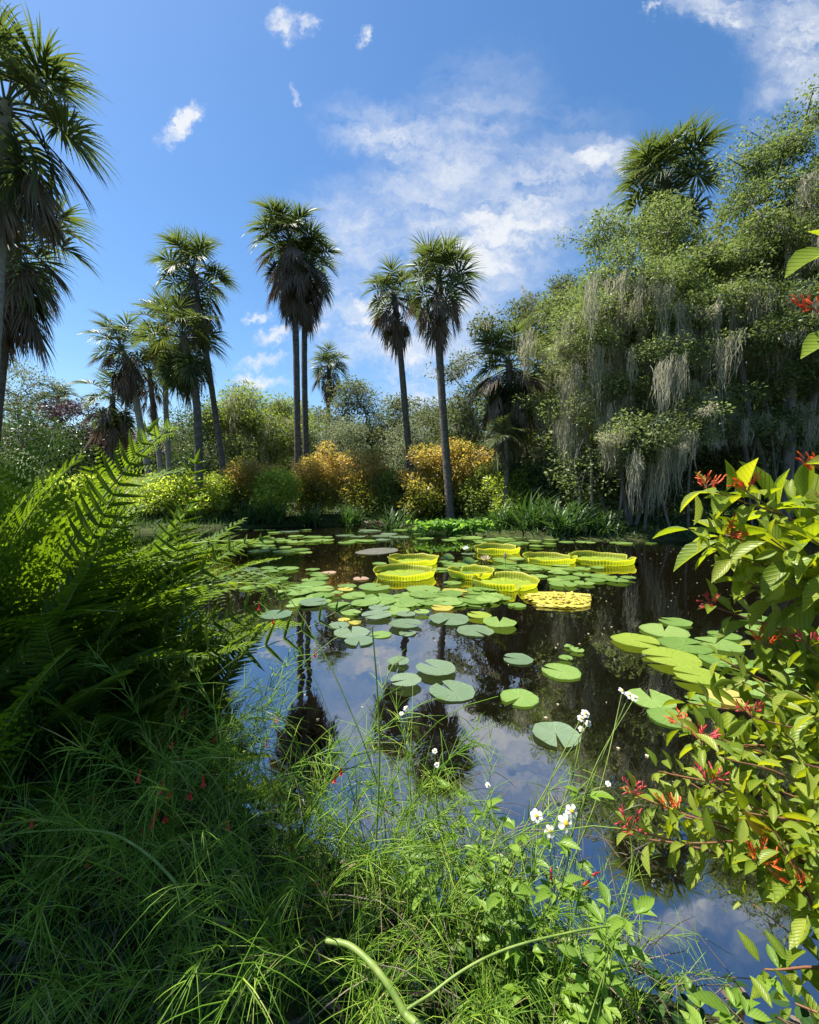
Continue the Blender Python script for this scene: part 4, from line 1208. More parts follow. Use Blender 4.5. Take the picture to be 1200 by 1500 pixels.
# upturned young leaves
for (px, py, lb) in [(656, 820, 'dark upturned lily leaf folded on the water'), (686, 826, 'green upturned lily leaf next to the dark folded one')]:
    p = onz(px, py); mb = MB()
    a = np.linspace(-1.4, 1.4, 12); R_ = np.linspace(.02, 1, 5)
    V = np.stack([.17 * R_[:, None] * np.sin(a)[None], .05 * R_[:, None] ** 2 * np.cos(2 * a)[None], .15 * R_[:, None] * np.cos(a)[None] + .0 * a[None]], -1)
    mb.add(V.reshape(-1, 3), [(i * 12 + j, i * 12 + j + 1, (i + 1) * 12 + j + 1, (i + 1) * 12 + j) for i in range(4) for j in range(11)], .3)
    tag(link('lily_leaf', mb.mesh('lily_leaf', M_PAD), None, (p[0], p[1], .0)), lb, 'lily pad')

mb = MB()
n = 520
gx = rng.uniform(-6, 9, n); gy = rng.uniform(1.6, 15, n) ** 1.0
k_ = pond_sd(gx, gy) < -.1
gx, gy = gx[k_], gy[k_]; n = len(gx)
an = rng.uniform(0, 6.28, n); s_ = rng.uniform(.008, .035, n)[:, None]
X = np.stack([np.cos(an), np.sin(an), np.zeros(n)], 1)
scatter(mb, LEAF1[0], LEAF1[1], np.stack([gx, gy, np.full(n, .006)], 1), X * s_, np.stack([-X[:, 1], X[:, 0], X[:, 2]], 1) * s_ * .8, np.tile(A([[0, 0, .01]]), (n, 1)))
tag(link('floating_debris', mb.mesh('floating_debris', M_CREAM)), 'tiny bits of petal and leaf litter floating on the pond', 'litter', kind='stuff')

# ------------------------------------------------------------------ ferns on the near bank
def fern_frond(mb, pts, npairs, plen, pw, bip=False, lift=.15, r0=.006, start=.22, ang=.5, seed=0, tint=.5, face=None, blunt=False):
    """A frond along the curve pts; pinnae in two rows, tapering to the tip."""
    r = np.random.default_rng(seed)
    pts = np.asarray(pts, float)
    tube(mb, pts, np.linspace(r0, r0 * .25, len(pts)), 4, tint=.35, mat=1)
    seglen = np.concatenate([[0], np.cumsum(np.linalg.norm(np.diff(pts, axis=0), axis=1))])
    u = np.linspace(start, .985, npairs)
    Lt = seglen[-1]
    P = np.stack([np.interp(u * Lt, seglen, pts[:, k]) for k in range(3)], 1)
    P2 = np.stack([np.interp((u + .01) * Lt, seglen, pts[:, k]) for k in range(3)], 1)
    P1 = np.stack([np.interp((u - .01) * Lt, seglen, pts[:, k]) for k in range(3)], 1)
    T = unit(P2 - P1)
    S = unit(np.cross(T, A([0, 0, 1.0]) + 1e-3))
    if face is not None: S = unit(np.cross(T, A(face)))
    Nn = np.cross(S, T)
    w = (u - start) / (1 - start)
    ln = plen * (.55 + 1.1 * w - 1.55 * w ** 2 + .0) ; ln = plen * np.clip(np.minimum(.6 + 1.6 * w, 1.35 * (1 - w) ** .7 + .12), .1, 1)
    if blunt:
        ln = plen * np.minimum(.55 + 1.3 * w, 1.2 * (1 - w) ** .55 + .22)
        Xt = unit(T[-1:]); Yt = unit(np.cross(Nn[-1:], Xt)); Zt = np.cross(Xt, Yt)
        scatter(mb, LANCE[0], LANCE[1], P[-1:], Xt * plen * .55, Yt * pw * 1.2, Zt * plen * .3, A([tint]))
    for sd in (-1, 1):
        ang_ = ang + r.normal(0, .06, npairs)
        X = unit(S * sd * np.cos(ang_)[:, None] + T * np.sin(ang_)[:, None] + Nn * (lift + r.normal(0, .08, npairs))[:, None])
        Y = unit(np.cross(Nn, X)); Z = np.cross(X, Y)
        l_i = ln * r.uniform(.88, 1.08, npairs)
        tt = np.clip(tint + r.normal(0, .12, npairs), 0, 1)
        if not bip:
            tm_ = LANCE0 if blunt else LANCE
            scatter(mb, tm_[0], tm_[1], P, X * l_i[:, None], Y * (pw * (.5 + .5 * l_i / plen))[:, None], Z * l_i[:, None], tt)
        else:
            m_ = 9
            v = np.linspace(.08, .97, m_)
            PP = (P[:, None] + X[:, None] * (v[None, :, None] * l_i[:, None, None]) - Z[:, None] * (.12 * v[None, :, None] ** 2 * l_i[:, None, None])).reshape(-1, 3)
            for s2 in (-1, 1):
                XX = unit(Y * s2 * .85 + X * .5)
                XX = np.repeat(XX[:, None], m_, 1).reshape(-1, 3)
                ZZ = np.repeat(Z[:, None], m_, 1).reshape(-1, 3)
                YY = np.cross(ZZ, XX)
                pl_ = (pw * l_i[:, None] / plen * (1.05 - v[None] ** 1.5 * .85)).reshape(-1)
                scatter(mb, LEAF1[0], LEAF1[1], PP, XX * pl_[:, None], YY * pl_[:, None] * .42, ZZ * pl_[:, None], np.repeat(tt, m_))


def arch(L_, e0, bend, n=14, curl=0.0):
    e = e0 - bend * np.linspace(0, 1, n) ** 1.4
    st_ = L_ / (n - 1)
    p = np.zeros((n, 3))
    for i in range(1, n):
        p[i] = p[i - 1] + st_ * A([math.cos(e[i]), curl * i / n, math.sin(e[i])])
    return p


FERNV, FERNB = [], []
for v in range(6):
    mb = MB(); fern_frond(mb, arch(1, 1.45 - .08 * v, .35 + .16 * v, curl=(-1) ** v * .12), 34, .16, .02, seed=v, start=.22)
    FERNV.append(mb.mesh('frond', [M_FERN, M_STEM]))
    mb = MB(); fern_frond(mb, arch(1, 1.46 - .09 * v, .45 + .17 * v, curl=(-1) ** v * .12), 19, .24, .05, bip=True, seed=v, start=.28)
    FERNB.append(mb.mesh('frond', [M_FERNL, M_STEM]))


mb = MB(); fern_frond(mb, arch(1, 1.1, 2.0), 28, .12, .02, seed=9, start=.25, lift=-.5)
FERND = mb.mesh('dead_frond', [M_DEAD, M_TWIG])


def fern(label, x, y, L_, nf, fine=False, seed=0, hero=(), spread=.1):
    r = np.random.default_rng(seed)
    base = A([x, y, max(gzs(x, y), -.15)])
    th = thing('fern', label, 'fern', base)
    for i in range(int(nf * 1.4)):
        me = (FERNB if fine else FERNV)[int(r.integers(6))]
        o = link('frond', me, th, (r.normal(0, spread), r.normal(0, spread), 0), 0, L_ * r.uniform(.6, 1.1))
        o.rotation_euler = (r.normal(0, .06), r.normal(0, .06), i * 2.4 + r.normal(0, .3))
    if seed % 3 != 0 and seed >= 10:
        o = link('dead_frond', FERND, th, (r.normal(0, spread), r.normal(0, spread), 0), 0, L_ * .75); o.rotation_euler = (0, r.uniform(.1, .4), r.uniform(-2, .6))
    for (pts, pl, pw_, npair) in hero:
        mb = MB(); c = cat([A(q) - base for q in pts], 8)
        fern_frond(mb, c, npair, pl, pw_, seed=seed + 5, start=.4 if npair > 16 else .12, r0=.005, ang=.55, face=(.25, -.8, .55), blunt=True)
        link('frond', mb.mesh('frond', [M_FERN, M_STEM]), th)
    return th


D_ = 2.3
fern('fern whose upright sunlit frond tip stands against the palms', -1.75, 2.35, 1.05, 9, seed=1,
     hero=[([(-1.75, 2.35, .1), at(120, 860, 2.35), at(160, 740, 2.3), at(190, 680, 2.25), at(222, 628, 2.2)], .21, .024, 19)])
fern('fern with a second upright sunlit frond before the yellow shrubs', -1.45, 2.6, .95, 8, seed=2,
     hero=[([(-1.45, 2.6, 0), at(250, 900, 2.6), at(262, 800, 2.6), at(275, 735, 2.55), at(289, 672, 2.5)], .17, .021, 19)])
fern('fern arching two dark fronds out over the open water', -1.2, 2.25, .6, 5, seed=3,
     hero=[([(-1.2, 2.25, .1), at(300, 960, 2.2), at(360, 955, 2.2), at(430, 930, 2.25), at(498, 893, 2.3)], .17, .022, 14),
           ([(-1.2, 2.25, .1), at(230, 960, 2.3), at(290, 925, 2.35), at(350, 895, 2.4), at(410, 872, 2.5)], .17, .022, 15),
           ([(-1.2, 2.25, .1), at(270, 880, 2.5), at(310, 830, 2.6), at(350, 800, 2.7), at(385, 790, 2.8)], .17, .022, 15)])
for i, (x, y, L_, nf, fine, lb) in enumerate([
        (-2.55, 2.4, 2.15, 22, True, 'fine feathery fern forming the sunlit top of the bank'),
        (-3.0, 3.0, 2.3, 22, True, 'tallest feathery fern at the picture edge'),
        (-2.35, 3.0, 1.75, 18, True, 'feathery fern behind the upright frond tip'),
        (-2.05, 1.85, 1.45, 18, False, 'dark leathery fern low in the shade at the picture edge'),
        (-1.65, 2.15, 1.1, 14, False, 'dark fern in the middle of the shaded bank'),
        (-2.6, 3.6, 1.9, 18, False, 'coarse fern at the back of the bank by the water'),
        (-2.1, 3.2, 1.5, 14, False, 'coarse fern rooted in the shallows behind the upright fronds'),
        (-1.75, 1.5, 1.1, 16, True, 'shaded feathery fern nearest the camera at the edge'),
        (-3.4, 2.4, 2.1, 16, True, 'feathery fern half out of the picture'),
        (-1.7, 3.0, 1.05, 9, False, 'fern spraying yellow lit pinnae toward the lily patch'),
        (-1.3, 1.85, .75, 9, False, 'short dark fern below the arching fronds')]):
    fern(lb, x, y, L_, nf, fine, seed=10 + i)

# ------------------------------------------------------------------ firecracker rushes
def rush_mesh(seed, H=.9, nst=22, spread=.12, droop=1.0, lean=(0, 0), nodes=17, brl=.15):
    r = np.random.default_rng(seed)
    mb = MB(); tips = []
    for s in range(nst):
        az = r.uniform(0, 6.28); el = r.uniform(.95, 1.5); L_ = H * r.uniform(.6, 1.2) * (1.35 if s % 4 == 3 else 1)
        n = 12
        p = np.zeros((n, 3)); p[0] = (r.normal(0, spread), r.normal(0, spread), -.03)
        e = el
        for i in range(1, n):
            d = A([math.cos(e) * math.cos(az) + lean[0] * i / n, math.cos(e) * math.sin(az) + lean[1] * i / n, math.sin(e)])
            p[i] = p[i - 1] + unit(d) * L_ / (n - 1)
            e -= droop * (i / n) ** 1.5 * r.uniform(.15, .32)
            az += r.normal(0, .06)
        tube(mb, p, np.linspace(.0028, .0012, n), 4, tint=r.uniform(.3, .6))
        tips.append(p)
        if s % 4 == 3: continue
        u = np.linspace(.2, .98, nodes)
        q = np.stack([np.interp(u * (n - 1), np.arange(n), p[:, k]) for k in range(3)], 1)
        q2 = np.stack([np.interp(np.minimum(u * (n - 1) + .3, n - 1), np.arange(n), p[:, k]) for k in range(3)], 1)
        T = unit(q2 - q + 1e-6)
        k = 4
        PP = np.repeat(q, k, 0); TT = np.repeat(T, k, 0)
        X = unit(TT * r.uniform(.5, 1.3, (len(PP), 1)) + r.normal(0, .55, (len(PP), 3)))
        ln = brl * r.uniform(.35, 1.25, len(PP)) * np.repeat(1.15 - .5 * u, k)
        Y, Z = frames(X, np.tile(A([[.3, .2, 1.0]]), (len(PP), 1)))
        scatter(mb, NEEDLE[0], NEEDLE[1], PP, X * ln[:, None], Y * .0019, Z * .0019, np.clip(r.normal(.5, .2, len(PP)), 0, 1), sag=ln * r.uniform(.1, .5, len(PP)))
    return mb.mesh('foliage', M_RUSH), tips


def tubular_flower(L_=.026, r=.0032):
    mb = MB()
    mb_t = [(0, .35), (.2, .55), (.6, .85), (.92, 1.0), (1.0, 1.5)]
    v, f = tube_template(6, mb_t)
    v = v * A([L_, r, r])
    mb.add(v, f, .5)
    # spreading lobes
    for i in range(5):
        a = i * 2 * math.pi / 5
        c = A([L_, r * math.cos(a), r * math.sin(a)])
        o_ = A([L_ * 1.12, 2.4 * r * math.cos(a), 2.4 * r * math.sin(a)])
        s = A([0, -math.sin(a), math.cos(a)]) * r * .6
        mb.add([c - s, c + s, o_ + s * .6, o_ - s * .6], [(0, 1, 2, 3)], .7)
    return mb


FLOWER_R = tubular_flower().mesh('flower', M_RED)
RUSH = [rush_mesh(40 + i, H=.8 + .08 * i, nst=20, nodes=13, brl=.24 + .015 * i) for i in range(4)]
rushes = [(-1.05, 1.75, 1.0, 9, 'shaded firecracker rush carrying hanging red tube flowers below the ferns'),
          (-.62, 1.6, .95, 5, 'soft feathery rush reaching up to the reflected palm crown'),
          (-.85, 1.25, .8, 7, 'dark rush with a small spray of red flowers over the shaded ground'),
          (-.3, 1.5, .85, 2, 'bushy rush in front of the twin palm reflection'),
          (.02, 1.55, .85, 3, 'yellow tipped rush in the middle of the near bank'),
          (.32, 1.45, .75, 3, 'sunlit rush with red buds beside the white daisies'),
          (-.45, 1.1, .7, 0, 'dense rush at the bottom of the picture behind the thick stalk'),
          (-.1, 1.12, .65, 1, 'bright rush right behind the thick curved stalk'),
          (.25, 1.08, .6, 1, 'grassy rush at the bottom beside the leafy daisies'),
          (.62, 1.28, .5, 2, 'low rush spreading thin wands over the dark water'),
          (-1.25, 1.35, .75, 2, 'shadowed rush at the dark corner of the bank'),
          (-.72, .98, .55, 0, 'low rush in the shade near the arching stem'),
          (.48, 1.0, .45, 1, 'short rush at the bottom corner by the water')]
rr_ = np.random.default_rng(77)
for i, (x, y, s, nfl, lb) in enumerate(rushes):
    th = thing('firecracker_plant', lb, 'rush plant', (x, y, max(gzs(x, y), 0)), i * 1.3)
    me, tips = RUSH[i % 4]
    link('foliage', me, th, (0, 0, 0), 0, s)
    for q in range(nfl):
        p = tips[int(rr_.integers(len(tips)))][int(rr_.integers(7, 12))] * s
        o = link('flower', FLOWER_R, th, tuple(p + rr_.normal(0, .02, 3)), 0, rr_.uniform(.9, 1.25))
        o.rotation_euler = (0, rr_.uniform(.7, 1.7), rr_.uniform(0, 6.28))

# dangling red flower spray in the shade
th = thing('flower_spray', 'drooping spray of red tube flowers in the dark shade', 'flowers', tuple(at(250, 1150, 1.35)))
mb = MB()
o0 = at(250, 1150, 1.35)
for (px, py) in [(238, 1145), (232, 1185), (243, 1195), (280, 1160), (298, 1136), (250, 1160), (226, 1195)]:
    p = at(px, py, 1.33 + rr_.normal(0, .02)) - o0
    tube(mb, cat([(0.01, 0, .08), p * .5 + A([0, 0, .05]), p], 4), .001, 3)
    o = link('flower', FLOWER_R, th, tuple(p), 0, 1.3); o.rotation_euler = (0, rr_.uniform(.9, 1.5), rr_.uniform(2.2, 4))
tube(mb, cat([(0.35, .05, -.75), (.25, .05, -.3), (.12, 0, .05), (0, 0, .08)], 8), .0018, 4)
link('stem', mb.mesh('stem', M_STEM), th)

# tall stalks and arching stems
def stalk(label, pts, r0, r1, name='stalk', nodes=0, mat=None):
    g0 = gzs(pts[0][0], pts[0][1]) - .03
    if pts[0][2] > g0 + .06: pts = [A([pts[0][0] + .01, pts[0][1], g0])] + list(pts)
    base = A(pts[0]); c = cat([A(q) - base for q in pts], 12)
    n = len(c)
    rad = np.linspace(r0, r1, n)
    if nodes:
        u = np.linspace(0, 1, n)
        for q in range(nodes): rad = rad + r0 * .18 * np.exp(-((u - (q + .6) / nodes) / .012) ** 2)
    mb = MB(); tube(mb, c, rad, 10, cap=True)
    o = link(name, mb.mesh(name, mat or M_STEM), None, tuple(base))
    return tag(o, label, 'stem')


stalk('thick pale green stalk curving up from the bottom edge', [at(625, 1560, .72), at(590, 1480, .76), at(555, 1425, .8), at(515, 1387, .84), at(478, 1378, .86)], .0075, .0055, nodes=4)
stalk('slim arching stem sweeping across the dark corner', [at(285, 1360, 1.1), at(262, 1300, 1.1), at(200, 1240, 1.15), at(130, 1216, 1.2), at(0, 1225, 1.3), at(-80, 1260, 1.3)], .0042, .0025)
stalk('tall straight green stalk rising from the rushes before the sky reflection', [at(538, 1420, 1.25), at(550, 1250, 1.3), at(556, 1100, 1.35), at(552, 1000, 1.38), at(545, 918, 1.4)], .0042, .0022, nodes=9)
stalk('long yellow green wand slanting across the leafy daisies', [at(560, 1540, .8), at(640, 1450, .85), at(730, 1395, .9), at(840, 1365, .95), at(930, 1352, 1.0)], .0036, .002)
stalk('thin bent stem leaning over the arching fern frond', [at(560, 1180, 1.5), at(500, 1010, 1.6), at(440, 900, 1.7), at(400, 850, 1.75), at(365, 838, 1.8)], .003, .0015)

# ------------------------------------------------------------------ white daisies with leafy stems
def daisy(label, base, heads, leaves, seed):
    r = np.random.default_rng(seed)
    base = A(base)
    th = thing('daisy_plant', label, 'daisy plant', base)
    sm, lm = MB(), MB()
    for (h, size) in heads:
        p = A(h) - base
        c = cat([(r.normal(0, .02), r.normal(0, .02), -.03), p * .35 + r.normal(0, .03, 3), p * .7 + r.normal(0, .03, 3), p], 8)
        tube(sm, c, np.linspace(.003, .0013, len(c)), 5)
        fl = link('flower', None, th, tuple(p)) if False else None
        mb = MB()
        k = 6
        a = np.arange(k) * 2 * math.pi / k + r.normal(0, .1, k)
        X = np.stack([np.cos(a), np.sin(a), r.normal(-.1, .12, k)], 1)
        Y, Z = frames(unit(X), np.tile(A([[0, 0, 1.0]]), (k, 1)))
        pet = strip_template([(.12, .1), (.4, .3), (.75, .42), (.95, .25), (1.02, .05)], .2, .1)
        scatter(mb, pet[0], pet[1], np.zeros((k, 3)), X * size, Y * size * .9, Z * size, np.full(k, .6))
        o = link('flower', mb.mesh('flower', M_WHITE), th, tuple(p)); o.rotation_euler = (r.uniform(.5, 1.0), r.normal(0, .25), r.normal(0, .3))
        db = MB(); v, f = tube_template(10, [(0, .0), (0, .3), (.16, .28), (.24, .14), (.21, 0)])
        db.add(v[:, [1, 2, 0]] * size, f, .5)
        link('flower_disc', db.mesh('flower_disc', M_YELLOW), o)
    for q in range(int(leaves * .55)):
        az = r.uniform(0, 6.28); L_ = r.uniform(.25, .62)
        tip = A([math.cos(az) * L_ * .4, math.sin(az) * L_ * .35, L_])
        c = cat([(0, 0, -.02), tip * .5 + r.normal(0, .02, 3), tip], 8)
        tube(sm, c, np.linspace(.003, .0015, len(c)), 4)
        for u in np.linspace(.35, 1, 4):
            pt = c[min(int(u * (len(c) - 1)), len(c) - 1)]
            for sd in (0, math.pi):
                d0 = az + 1.57 + sd + r.normal(0, .4)
                for (da, sc_) in ((0, 1), (-.75, .65), (.75, .65)):
                    X = unit(A([[math.cos(d0 + da), math.sin(d0 + da), r.uniform(-.1, .45)]]))
                    Y, Z = frames(X, unit(A([[r.normal(0, .3), r.normal(0, .3), 1]])))
                    s = r.uniform(.045, .075) * sc_
                    pp = pt + A([math.cos(d0), math.sin(d0), .2]) * .018
                    scatter(lm, LEAFBIG[0], LEAFBIG[1], pp[None], X * s, Y * s * .42, Z * s, A([r.uniform(.25, .9)]))
    link('stem', sm.mesh('stem', M_STEM), th)
    link('leaves', lm.mesh('leaves', M_BIDENS), th)


daisy('daisy plant with an open white bloom and golden centre beside the dark water', (.42, 1.12, .12), [(at(829, 1206, 1.3), .027), (at(838, 1188, 1.34), .021), (at(786, 1195, 1.32), .02), (at(806, 1218, 1.28), .018)], 12, 1)
daisy('daisy plant with small white heads poking up before the lily pads', (.3, 1.35, .1), [(at(858, 1045, 1.5), .016), (at(851, 1052, 1.52), .013), (at(862, 1060, 1.5), .012), (at(852, 1068, 1.5), .012)], 7, 2)
daisy('daisy plant with the topmost white heads near the spotted pads', (.34, 1.25, .1), [(at(912, 1012, 1.5), .015), (at(922, 1018, 1.5), .015), (at(930, 1022, 1.52), .013)], 5, 3)
daisy('leafy daisy plant with tiny white heads among the rush tips', (.08, 1.45, .12), [(at(595, 1038, 1.6), .011), (at(588, 1045, 1.6), .009), (at(637, 1100, 1.5), .01)], 7, 4)
daisy('leafy flowerless looking daisy plant at the bottom by the wand', (.33, .95, .12), [(at(715, 1150, 1.2), .008)], 14, 5)
daisy('broad leaved daisy plant leaning over the bottom water', (.62, .98, .1), [(at(891, 1148, 1.2), .008)], 9, 6)
daisy('daisy seedling with toothed leaves between the bottom rushes', (.2, 1.25, .12), [(at(640, 1120, 1.35), .009)], 12, 7)

# ------------------------------------------------------------------ firebush
def cyme(seed, mat_a=0):
    """Flower cluster: forked red stalks carrying slim tubes and buds."""
    r = np.random.default_rng(seed)
    mb = MB()
    v, f = tube_template(5, [(0, .45), (.3, .7), (.75, 1.0), (1.0, .55)])
    for b in range(5):
        a = b * 1.257 + r.normal(0, .2)
        e0 = A([math.cos(a) * .03, math.sin(a) * .03, .03 + r.uniform(0, .012)])
        tube(mb, cat([(0, 0, 0), e0 * .5 + A([0, 0, .006]), e0], 4), .0013, 4, mat=1)
        for q in range(6):
            p = e0 * (.4 + .6 * q / 5) + r.normal(0, .004, 3)
            d = unit(A([math.cos(a) * .5, math.sin(a) * .5, .9]) + r.normal(0, .45, 3))
            L_ = r.uniform(.012, .03)
            X = d[None] * L_; Y, Z = frames(d[None], A([[.2, .3, .5]]))
            scatter(mb, v, f, p[None], X, Y * .0021, Z * .0021, A([r.uniform(0, 1)]), 0)
    return mb


CYMES = [cyme(i).mesh('flower_cluster', [M_ORED if i < 2 else M_PINK, M_REDSTEM]) for i in range(4)]


def firebush(label, base, tips, seed, leafn=9, lsize=.115, extra_yellow=0, cover=.36):
    r = np.random.default_rng(seed)
    base = A(base, float)
    th = thing('firebush', label, 'firebush', base)
    sm, lm, ym = MB(), MB(), MB()
    LP, LX, LU, LS, LT = [], [], [], [], []
    tube(sm, [(0, 0, gzs(base[0], base[1]) - base[2] - .05), (0, 0, -.03)], .012, 6)
    for ti, tp in enumerate(tips):
        tip = at(*tp[:3]) - base
        fl = tp[3] if len(tp) > 3 else 0
        dist = np.linalg.norm(tip)
        c = cat([(r.normal(0, .05), r.normal(0, .05), -.03), tip * .4 + A([0, 0, .12 * dist]) + r.normal(0, .04, 3), tip * .75 + A([0, 0, .08 * dist]) + r.normal(0, .03, 3), tip], 10)
        n = len(c)
        tube(sm, c, np.linspace(.007, .002, n), 5)
        ends = [(c, cover)]
        for q in range(1):
            i0 = int(n * r.uniform(.5, .8))
            d = unit(c[min(i0 + 3, n - 1)] - c[i0]) + r.normal(0, .6, 3)
            e = c[i0] + unit(d) * r.uniform(.1, .22)
            t2 = cat([c[i0], (c[i0] + e) / 2 + A([0, 0, .012]), e], 6)
            tube(sm, t2, np.linspace(.003, .0015, len(t2)), 4)
            ends.append((t2, .9))
        for (cc_, cv) in ends:
            ln = np.linalg.norm(np.diff(cc_, axis=0), axis=1).sum()
            k = max(2, int(ln * cv / .085))
            for u in np.linspace(1 - cv, 1, k):
                i = u * (len(cc_) - 1); i0 = min(int(i), len(cc_) - 2)
                p = cc_[i0] + (cc_[i0 + 1] - cc_[i0]) * (i - i0)
                T = unit(cc_[i0 + 1] - cc_[i0])
                a0 = r.uniform(0, 6.28)
                U = unit(np.cross(T, A([.2, .1, 1.0]))); W = np.cross(T, U)
                for m_ in range(3):
                    a = a0 + m_ * 2.09 + r.normal(0, .2)
                    d = T * r.uniform(.25, .8) + (U * math.cos(a) + W * math.sin(a)) * 1.0 + A([0, 0, r.uniform(-.35, .15)])
                    LP.append(p); LX.append(unit(d)); LU.append(unit(A([0, 0, 1.0]) + r.normal(0, .35, 3)))
                    LS.append(lsize * r.uniform(.5, 1.2) * (1 if u < .9 else .65)); LT.append(np.clip(r.normal(.5, .22), 0, 1))
        if fl and (ti % 3 != 2):
            o = link('flower_cluster', CYMES[(fl - 1) % 4], th, tuple(tip), 0, r.uniform(.7, 1.0))
            o.rotation_euler = (r.normal(0, .4), r.normal(0, .4) - .3, r.uniform(0, 6))
    LP, LX, LU, LS, LT = A(LP), A(LX), A(LU), A(LS), A(LT)
    Y, Z = frames(LX, LU)
    # short petiole gap: blade starts a little off the stem
    P = LP + LX * .012
    scatter(lm, LEAFBIG[0], LEAFBIG[1], P, LX * LS[:, None], Y * (LS * .4)[:, None], Z * LS[:, None], LT, rib=.3)
    link('foliage', lm.mesh('foliage', M_FIRE), th)
    link('stem', sm.mesh('stem', M_REDSTEM), th)
    for q in range(extra_yellow):
        i = int(r.integers(len(P)))
        ymb = MB(); scatter(ymb, LEAFBIG[0], LEAFBIG[1], A([[0, 0, 0.0]]), unit(A([[r.normal(0, .4), r.normal(0, .4), -1.0]])) * .1, A([[.045, 0, 0]]), A([[0, -.1, 0]]), A([.5]))
        tagl = link('yellow_leaf', ymb.mesh('yellow_leaf', M_FIREY), th, tuple(P[i])); tagl['label'] = 'withered yellow leaf'
    return th


firebush('upper firebush with scarlet flower heads against the dark oak thicket', (2.4, 1.5, .4),
         [(1035, 715, 1.25, 1), (1095, 722, 1.22, 2), (1175, 735, 1.15, 3), (1015, 775, 1.3), (1060, 785, 1.22, 2), (1075, 815, 1.2), (1130, 790, 1.1), (1190, 790, 1.05), (1090, 850, 1.25), (1150, 850, 1.15)], 1, lsize=.14, cover=.27)
firebush('middle firebush with crimson buds spreading over the sunny lily pads', (2.2, 1.2, .15),
         [(1045, 888, 1.3, 4), (1120, 945, 1.2, 2), (1055, 965, 1.25, 1), (1135, 935, 1.2, 4), (1000, 1065, 1.15, 2), (1010, 1030, 1.2, 1), (1030, 1090, 1.1, 4), (1100, 1050, 1.1, 3), (1160, 1010, 1.05), (1185, 950, 1.1, 3), (1090, 1000, 1.15), (1150, 1075, 1.05, 2), (1190, 1050, 1.0)], 2, lsize=.1, extra_yellow=2)
firebush('lower firebush leaning out toward the white daisies with crimson bud spikes', (1.9, 1.0, .1),
         [(930, 1165, 1.1, 4), (925, 1215, 1.08, 4), (965, 1130, 1.12, 3), (985, 1190, 1.05, 1), (1040, 1150, 1.0, 4), (1060, 1110, 1.0, 3), (1010, 1235, .98), (1120, 1150, 1.0), (1090, 1190, .95, 2), (1180, 1120, .95), (950, 1230, 1.05)], 3, lsize=.085, extra_yellow=1)
firebush('firebush by the bottom edge with orange tubes and a curled yellow leaf', (1.35, .75, .1),
         [(1110, 1260, .92, 2), (1165, 1300, .88, 1), (1195, 1245, .85), (1190, 1180, .9), (1150, 1245, .9), (1120, 1420, .85), (1165, 1470, .8), (1190, 1390, .82), (1140, 1490, .78), (1185, 1340, .84)], 4, lsize=.085, extra_yellow=2)
b0 = at(1290, 560, .95)
th = thing('firebush', 'firebush branch poking in from the side with scarlet tubes high up', 'firebush', (1.6, .9, .1))
tb0 = A([1.6, .9, .1])
mb = MB(); lm = MB()
mainc = cat([A([0, 0, 0]), (b0 - tb0) * .6 + A([.1, 0, 0]), b0 - tb0, at(1262, 450, .95) - tb0, at(1240, 370, .95) - tb0], 10)
tube(mb, mainc, np.linspace(.008, .002, len(mainc)), 5)
for (pa, pb, w_) in [((1222, 366), (1153, 392), .5), ((1232, 488), (1176, 514), .5), ((1225, 360), (1190, 330), .45), ((1245, 420), (1215, 395), .4), ((1232, 500), (1205, 540), .4), ((1250, 690), (1190, 668), .4)]:
    a_, c_ = at(*pa, .95) - tb0, at(*pb, .93) - tb0
    j_ = np.argmin(np.linalg.norm(mainc - a_, axis=1))
    tube(mb, [mainc[j_], (mainc[j_] + a_) / 2, a_], .0016, 4)
    X = (c_ - a_)[None]; ln_ = np.linalg.norm(X)
    Y, Z = frames(unit(X), unit(A([[.1, -.45, 1.0]])))
    scatter(lm, LEAFBIG[0], LEAFBIG[1], a_[None], X, Y * ln_ * w_, Z * ln_, A([.5]))
    if pa[1] in (488, 420):
        q_ = at(1198, 458, .95) - tb0 if pa[1] == 420 else at(1205, 690, .95) - tb0
        tube(mb, [mainc[j_], (mainc[j_] + q_) / 2 + A([0, 0, .01]), q_], .0013, 4)
        o = link('flower_cluster', CYMES[0], th, tuple(q_), 0, .9); o.rotation_euler = (.2, -.7, .4)
link('stem', mb.mesh('stem', M_REDSTEM), th); link('foliage', lm.mesh('foliage', M_FIRE), th)

b = A([-3.15, 1.7, gzs(-3.15, 1.7)])  # added shrub out of view, crown shaped to throw shade on the bank
shrub('unseen leafy shrub added beside the bank to shade the ferns', b, [(-.1, 0, 4.4, .6, .8, .8), (0, -.5, 3.5, .65, .6, .7), (-.2, .6, 2.1, .35, .4, .45), (-.3, .0, 2.9, .5, .5, .7)], 240, 80, .17, .11, M_DARKL, seed=31)

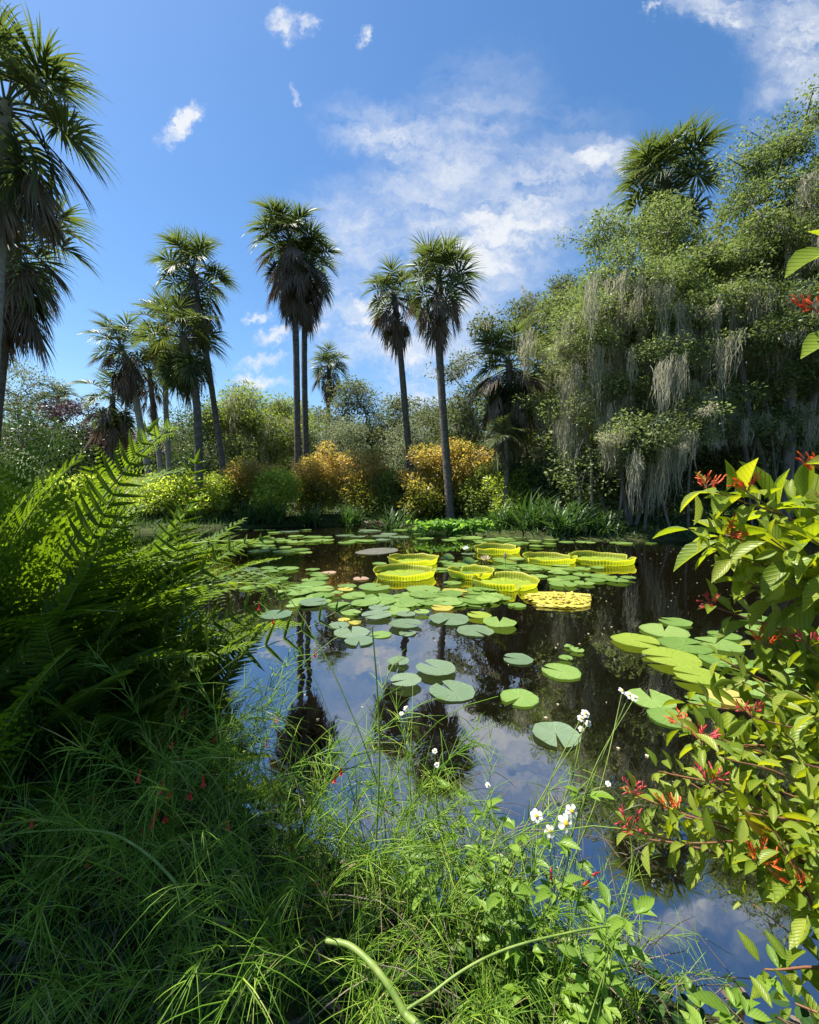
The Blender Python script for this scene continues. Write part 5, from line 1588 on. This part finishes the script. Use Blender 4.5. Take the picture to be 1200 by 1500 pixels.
# ------------------------------------------------------------------ ground cover under everything
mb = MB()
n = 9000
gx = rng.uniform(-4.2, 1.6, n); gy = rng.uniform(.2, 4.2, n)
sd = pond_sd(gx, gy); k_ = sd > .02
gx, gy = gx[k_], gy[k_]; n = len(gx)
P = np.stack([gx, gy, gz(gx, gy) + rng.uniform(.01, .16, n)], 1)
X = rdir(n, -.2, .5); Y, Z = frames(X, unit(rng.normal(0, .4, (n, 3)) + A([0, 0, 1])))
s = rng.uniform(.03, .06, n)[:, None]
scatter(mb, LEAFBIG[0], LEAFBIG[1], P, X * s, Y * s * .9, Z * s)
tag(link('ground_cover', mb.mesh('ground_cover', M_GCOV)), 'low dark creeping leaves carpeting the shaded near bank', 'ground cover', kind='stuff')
mb = MB()
n = 24000
gx = rng.uniform(-16, 22, n); gy = rng.uniform(13, 32, n)
sd = pond_sd(gx, gy); k_ = (sd > .02) & (sd < 8)
gx, gy = gx[k_], gy[k_]; n = len(gx)
P = np.stack([gx, gy, gz(gx, gy)], 1)
X = unit(rdir(n, .5, 1)); Y, Z = frames(X, rdir(n)); s = rng.uniform(.15, .5, n)[:, None]
scatter(mb, BLADE[0], BLADE[1], P, X * s, Y * .03, Z * .03)
tag(link('bank_grass', mb.mesh('bank_grass', M_STRAP)), 'rough grass and weeds covering the far bank', 'grass', kind='stuff')

mb = MB()
n = 2600
gx = rng.uniform(-3.5, 1.6, n); gy = rng.uniform(.3, 3.5, n)
k_ = pond_sd(gx, gy) > .0
gx, gy = gx[k_], gy[k_]; n = len(gx)
P = np.stack([gx, gy, gz(gx, gy) + rng.uniform(.005, .1, n)], 1)
X = rdir(n, -.3, .3); Y, Z = frames(X, unit(rng.normal(0, .5, (n, 3)) + A([0, 0, 1])))
s = rng.uniform(.03, .09, n)[:, None]
scatter(mb, LANCE[0], LANCE[1], P, X * s, Y * s * rng.uniform(.15, .5, n)[:, None], Z * s)
n = 500
P = np.stack([rng.uniform(-1.5, .9, n), rng.uniform(.9, 1.9, n), rng.uniform(.15, .5, n)], 1)
X = rdir(n, -.5, .9); Y, Z = frames(X, np.tile(A([[.2, .3, 1.0]]), (n, 1))); l_ = rng.uniform(.1, .35, n)
scatter(mb, NEEDLE[0], NEEDLE[1], P, X * l_[:, None], Y * .0016, Z * .0016, sag=l_ * .3)
tag(link('leaf_litter', mb.mesh('leaf_litter', M_DEAD)), 'brown dead leaves and straw caught under the rushes', 'leaf litter', kind='stuff')
